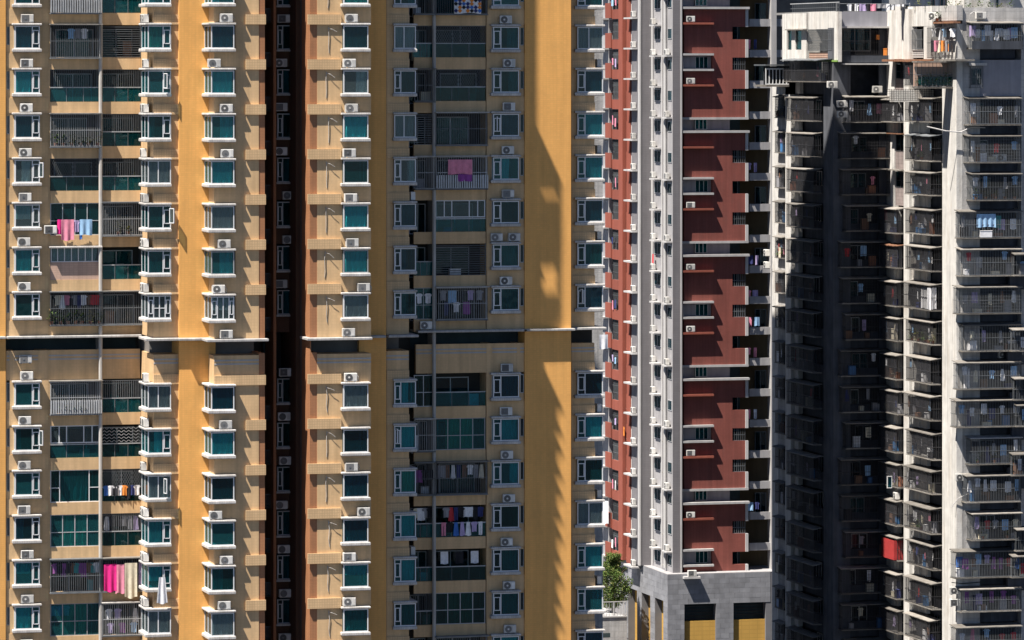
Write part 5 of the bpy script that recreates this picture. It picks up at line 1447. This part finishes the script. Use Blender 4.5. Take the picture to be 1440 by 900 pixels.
# green gallery under the near roof storey
yk5 = YL(1335) - .2
za, zb_ = Z(1320, 122, yk5), Z(1320, 88, yk5)
gw = X(1360, yk5) - X(1287, yk5)
link('security_grille', grille_mesh(round(gw, 2), .9, round(zb_ - za, 2), .3, False, 0, 'metal_grey'), GTW, (X(1287, yk5), yk5 + .3, za), 'stuff')
gb('awning', 'old_slab', X(1284, yk5), X(1361, yk5), yk5 - 1.0, yk5 + .3, zb_ + .01, zb_ + .12)
gb('gallery_floor', 'old_slab', X(1286, yk5), X(1361, yk5), yk5 - .7, yk5 + .4, za - .14, za - .02)
gb('gallery_screen', 'green_glass', X(1288, yk5), X(1336, yk5), yk5 - .55, yk5 - .53, za + .1, za + .8)
gb('gallery_wall', 'pink_wall', X(1288, yk5), X(1358, yk5), yk5 + .4, yk5 + .6, za, zb_)
for j in range(9): potted_plant((X(1291 + j * 7.6, yk5), yk5 - .3 - .1 * (j % 2), za), f'{ORD[j]} leafy plant from the left along the green gallery', .5 + .25 * (j % 3), j % 4 == 2, 'plants along the green gallery')
q = M()
for r_ in range(6): q.box(0, 5.4, -.012, .012, r_ * .18, r_ * .18 + .025)
for c_ in range(28): q.box(c_ * .2, c_ * .2 + .025, -.012, .012, 0, .95)
link('security_grille', q.mesh('security_grille', 'metal_dark'), GTW, (X(1247, YL(1300) - 1.2), YL(1300) - 1.2, za - 1.15), 'stuff')
gb('white_pillar', 'old_white', X(1247, YL(1300)), X(1340, YL(1300)), YL(1300) - .9, YL(1300) - .75, za - 1.25, za - .3)
# roof edge: plants, tank, low rail
for j in range(11):
    px_ = 1276 + j * 14.5
    if 1310 < px_ < 1330: continue
    yy = (YL(px_) if px_ < 1345 else YA) + .5
    potted_plant((X(px_, yy), yy, ZR - .35), f'{ORD[j]} plant from the left along the roof edge of the grey tower', [.5, .8, .65][j % 3], j % 4 == 1, 'plants along the roof edge')
WT = thing('water_tank', 'round steel water tank on the roof of the grey tower', 'water tank', (X(1288, 366), 370.5, ZR - .1))
q = M(); q.tube([(0, 0, .5), (0, 0, 1.9), (0, 0, 2.05)], [.7, .7, .15], 14); link('tank_body', q.mesh('tank_body', 'metal_light'), WT, WP[WT.name])
for sx in (-.45, .45):
    for sy in (-.45, .45):
        q = M(); q.box(sx - .04, sx + .04, sy - .04, sy + .04, 0, .55); link('leg', q.mesh('leg', 'metal_grey'), WT, WP[WT.name])
RR = thing('roof_railing', 'thin grey railing on the white roof storey of the grey tower', 'railing', (XT + .5, Yon(1150, XT), ZR))
q = M(); y0_, y1_ = Yon(1172, XT), Yon(1104, XT)
for t in range(int((y1_ - y0_) / .5)): q.box(-.02, .02, t * .5, t * .5 + .04, 0, .75)
for z_ in (.35, .72): q.box(-.02, .02, 0, y1_ - y0_, z_, z_ + .04)
q.v = [(a_, b_ + y0_ - Yon(1150, XT), c_ - .15) for a_, b_, c_ in q.v]
link('rail', q.mesh('rail', 'metal_grey'), RR, WP[RR.name], 'stuff')
q = M(); q.box(-.03, .03, y0_ - Yon(1150, XT) - .05, y1_ - Yon(1150, XT) + .05, .6, .66); link('top_rail', q.mesh('top_rail', 'metal_light'), RR, WP[RR.name])
# roof laundry line over the recess parapet
zl = Z(1220, 5.5, YB_ + 2)
for j, (kk, cc, px_, w_, h_) in enumerate((('shirt', 'white', 1195, .6, .6), ('trousers', 'black', 1199, .4, .7), ('shirt', 'white', 1204, .5, .7), ('towel', 'lilac', 1214, .7, .65), ('shirt', 'black', 1221, .6, .6), ('towel', 'pink', 1228, .5, .6), ('towel', 'grey', 1239, .8, .35), ('towel', 'white', 1259, 1.6, .75))):
    o = garment(kk, cc, (X(px_, YB_ + 2), YB_ + 2, zl), 'x', random.uniform(-.15, .15), w_, h_, 'laundry on the roof line'); o['label'] = f'{["crumpled white shirt", "black trousers", "second white shirt", "pale lilac towel", "black shirt", "pale pink towel", "grey bunting cloth", "large white sheet"][j]} on the roof line of the grey tower'
LP = thing('clothes_line', 'thin line with posts carrying laundry on the roof', 'clothes line', (X(1225, YB_ + 2), YB_ + 2, ZR - .1))
q = M(); q.bar((-3, 0, zl - ZR + .12), (3.4, 0, zl - ZR + .12), .012)
link('line', q.mesh('line', 'metal_light'), LP, WP[LP.name])
for dx in (-3, 3.4):
    q = M(); q.box(dx - .03, dx + .03, -.03, .03, 0, zl - ZR + .2); link('post', q.mesh('post', 'metal_light'), LP, WP[LP.name])

# protruding awnings at the right picture edge belong to the next stack of cages
for k in range(4, 14):
    if k in (5, 10, 13): continue
    caged('front', X(1424 + (k % 3) * 3, YA - 1.9), X(1436, YA - 1.9) + 3.0, YA - 1.3, .6, zg(k) - (1.3 if k % 2 else .4), 1.6, 'at the right edge', k - 4, items=2, win=False, mm='metal_grey', over=.3, pal=['white', 'red', 'light blue', 'lilac'])

# ================================================================== pale block behind everything at the upper right
BT = thing('apartment_tower', 'pale grey apartment block glimpsed above the roof of the grey tower', 'tower', (160, 505, 0))
boxpart(BT, 'block_wall', 'old_white', X(1240, 494) + .02, X(1270, 500) + 40, 500, 515, 0, ZC + 30)
boxpart(BT, 'block_wall', 'old_lavender', X(1080, 492) + .2, X(1185, 492), 492, 515, 0, ZC + 30)
boxpart(BT, 'block_wall', 'red_tile', X(1185, 491), X(1212, 491), 491, 514, 0, ZC + 30)
boxpart(BT, 'block_wall', 'old_dark', X(1212, 494), X(1240, 494), 494, 514, 0, ZC + 30)
for j in range(-2, 5):
    z = Z(1200, 14, 490) - 3.0 * j
    window(BT, X(1172, 491.9), X(1187, 491.9) - .2, 491.9, z, z + 1.4, [(0, .5, 'pane'), (.5, 1, 'pane')], pane='teal_glass', frame='metal_light', back=False)
    for px_ in (1310, 1322, 1329, 1357, 1400):
        window(BT, X(px_, 499.9), X(px_ + 5, 499.9), 499.9, z + .2, z + 1.6, [(0, 1, 'pane')], pane='blue_glass', frame='pink_wall' if px_ < 1340 else 'metal_light', back=False)
    boxpart(BT, 'window_ledge', 'trim_white', X(1365, 499.5), X(1425, 499.5), 499.3, 499.99, z + .1, z + .3)
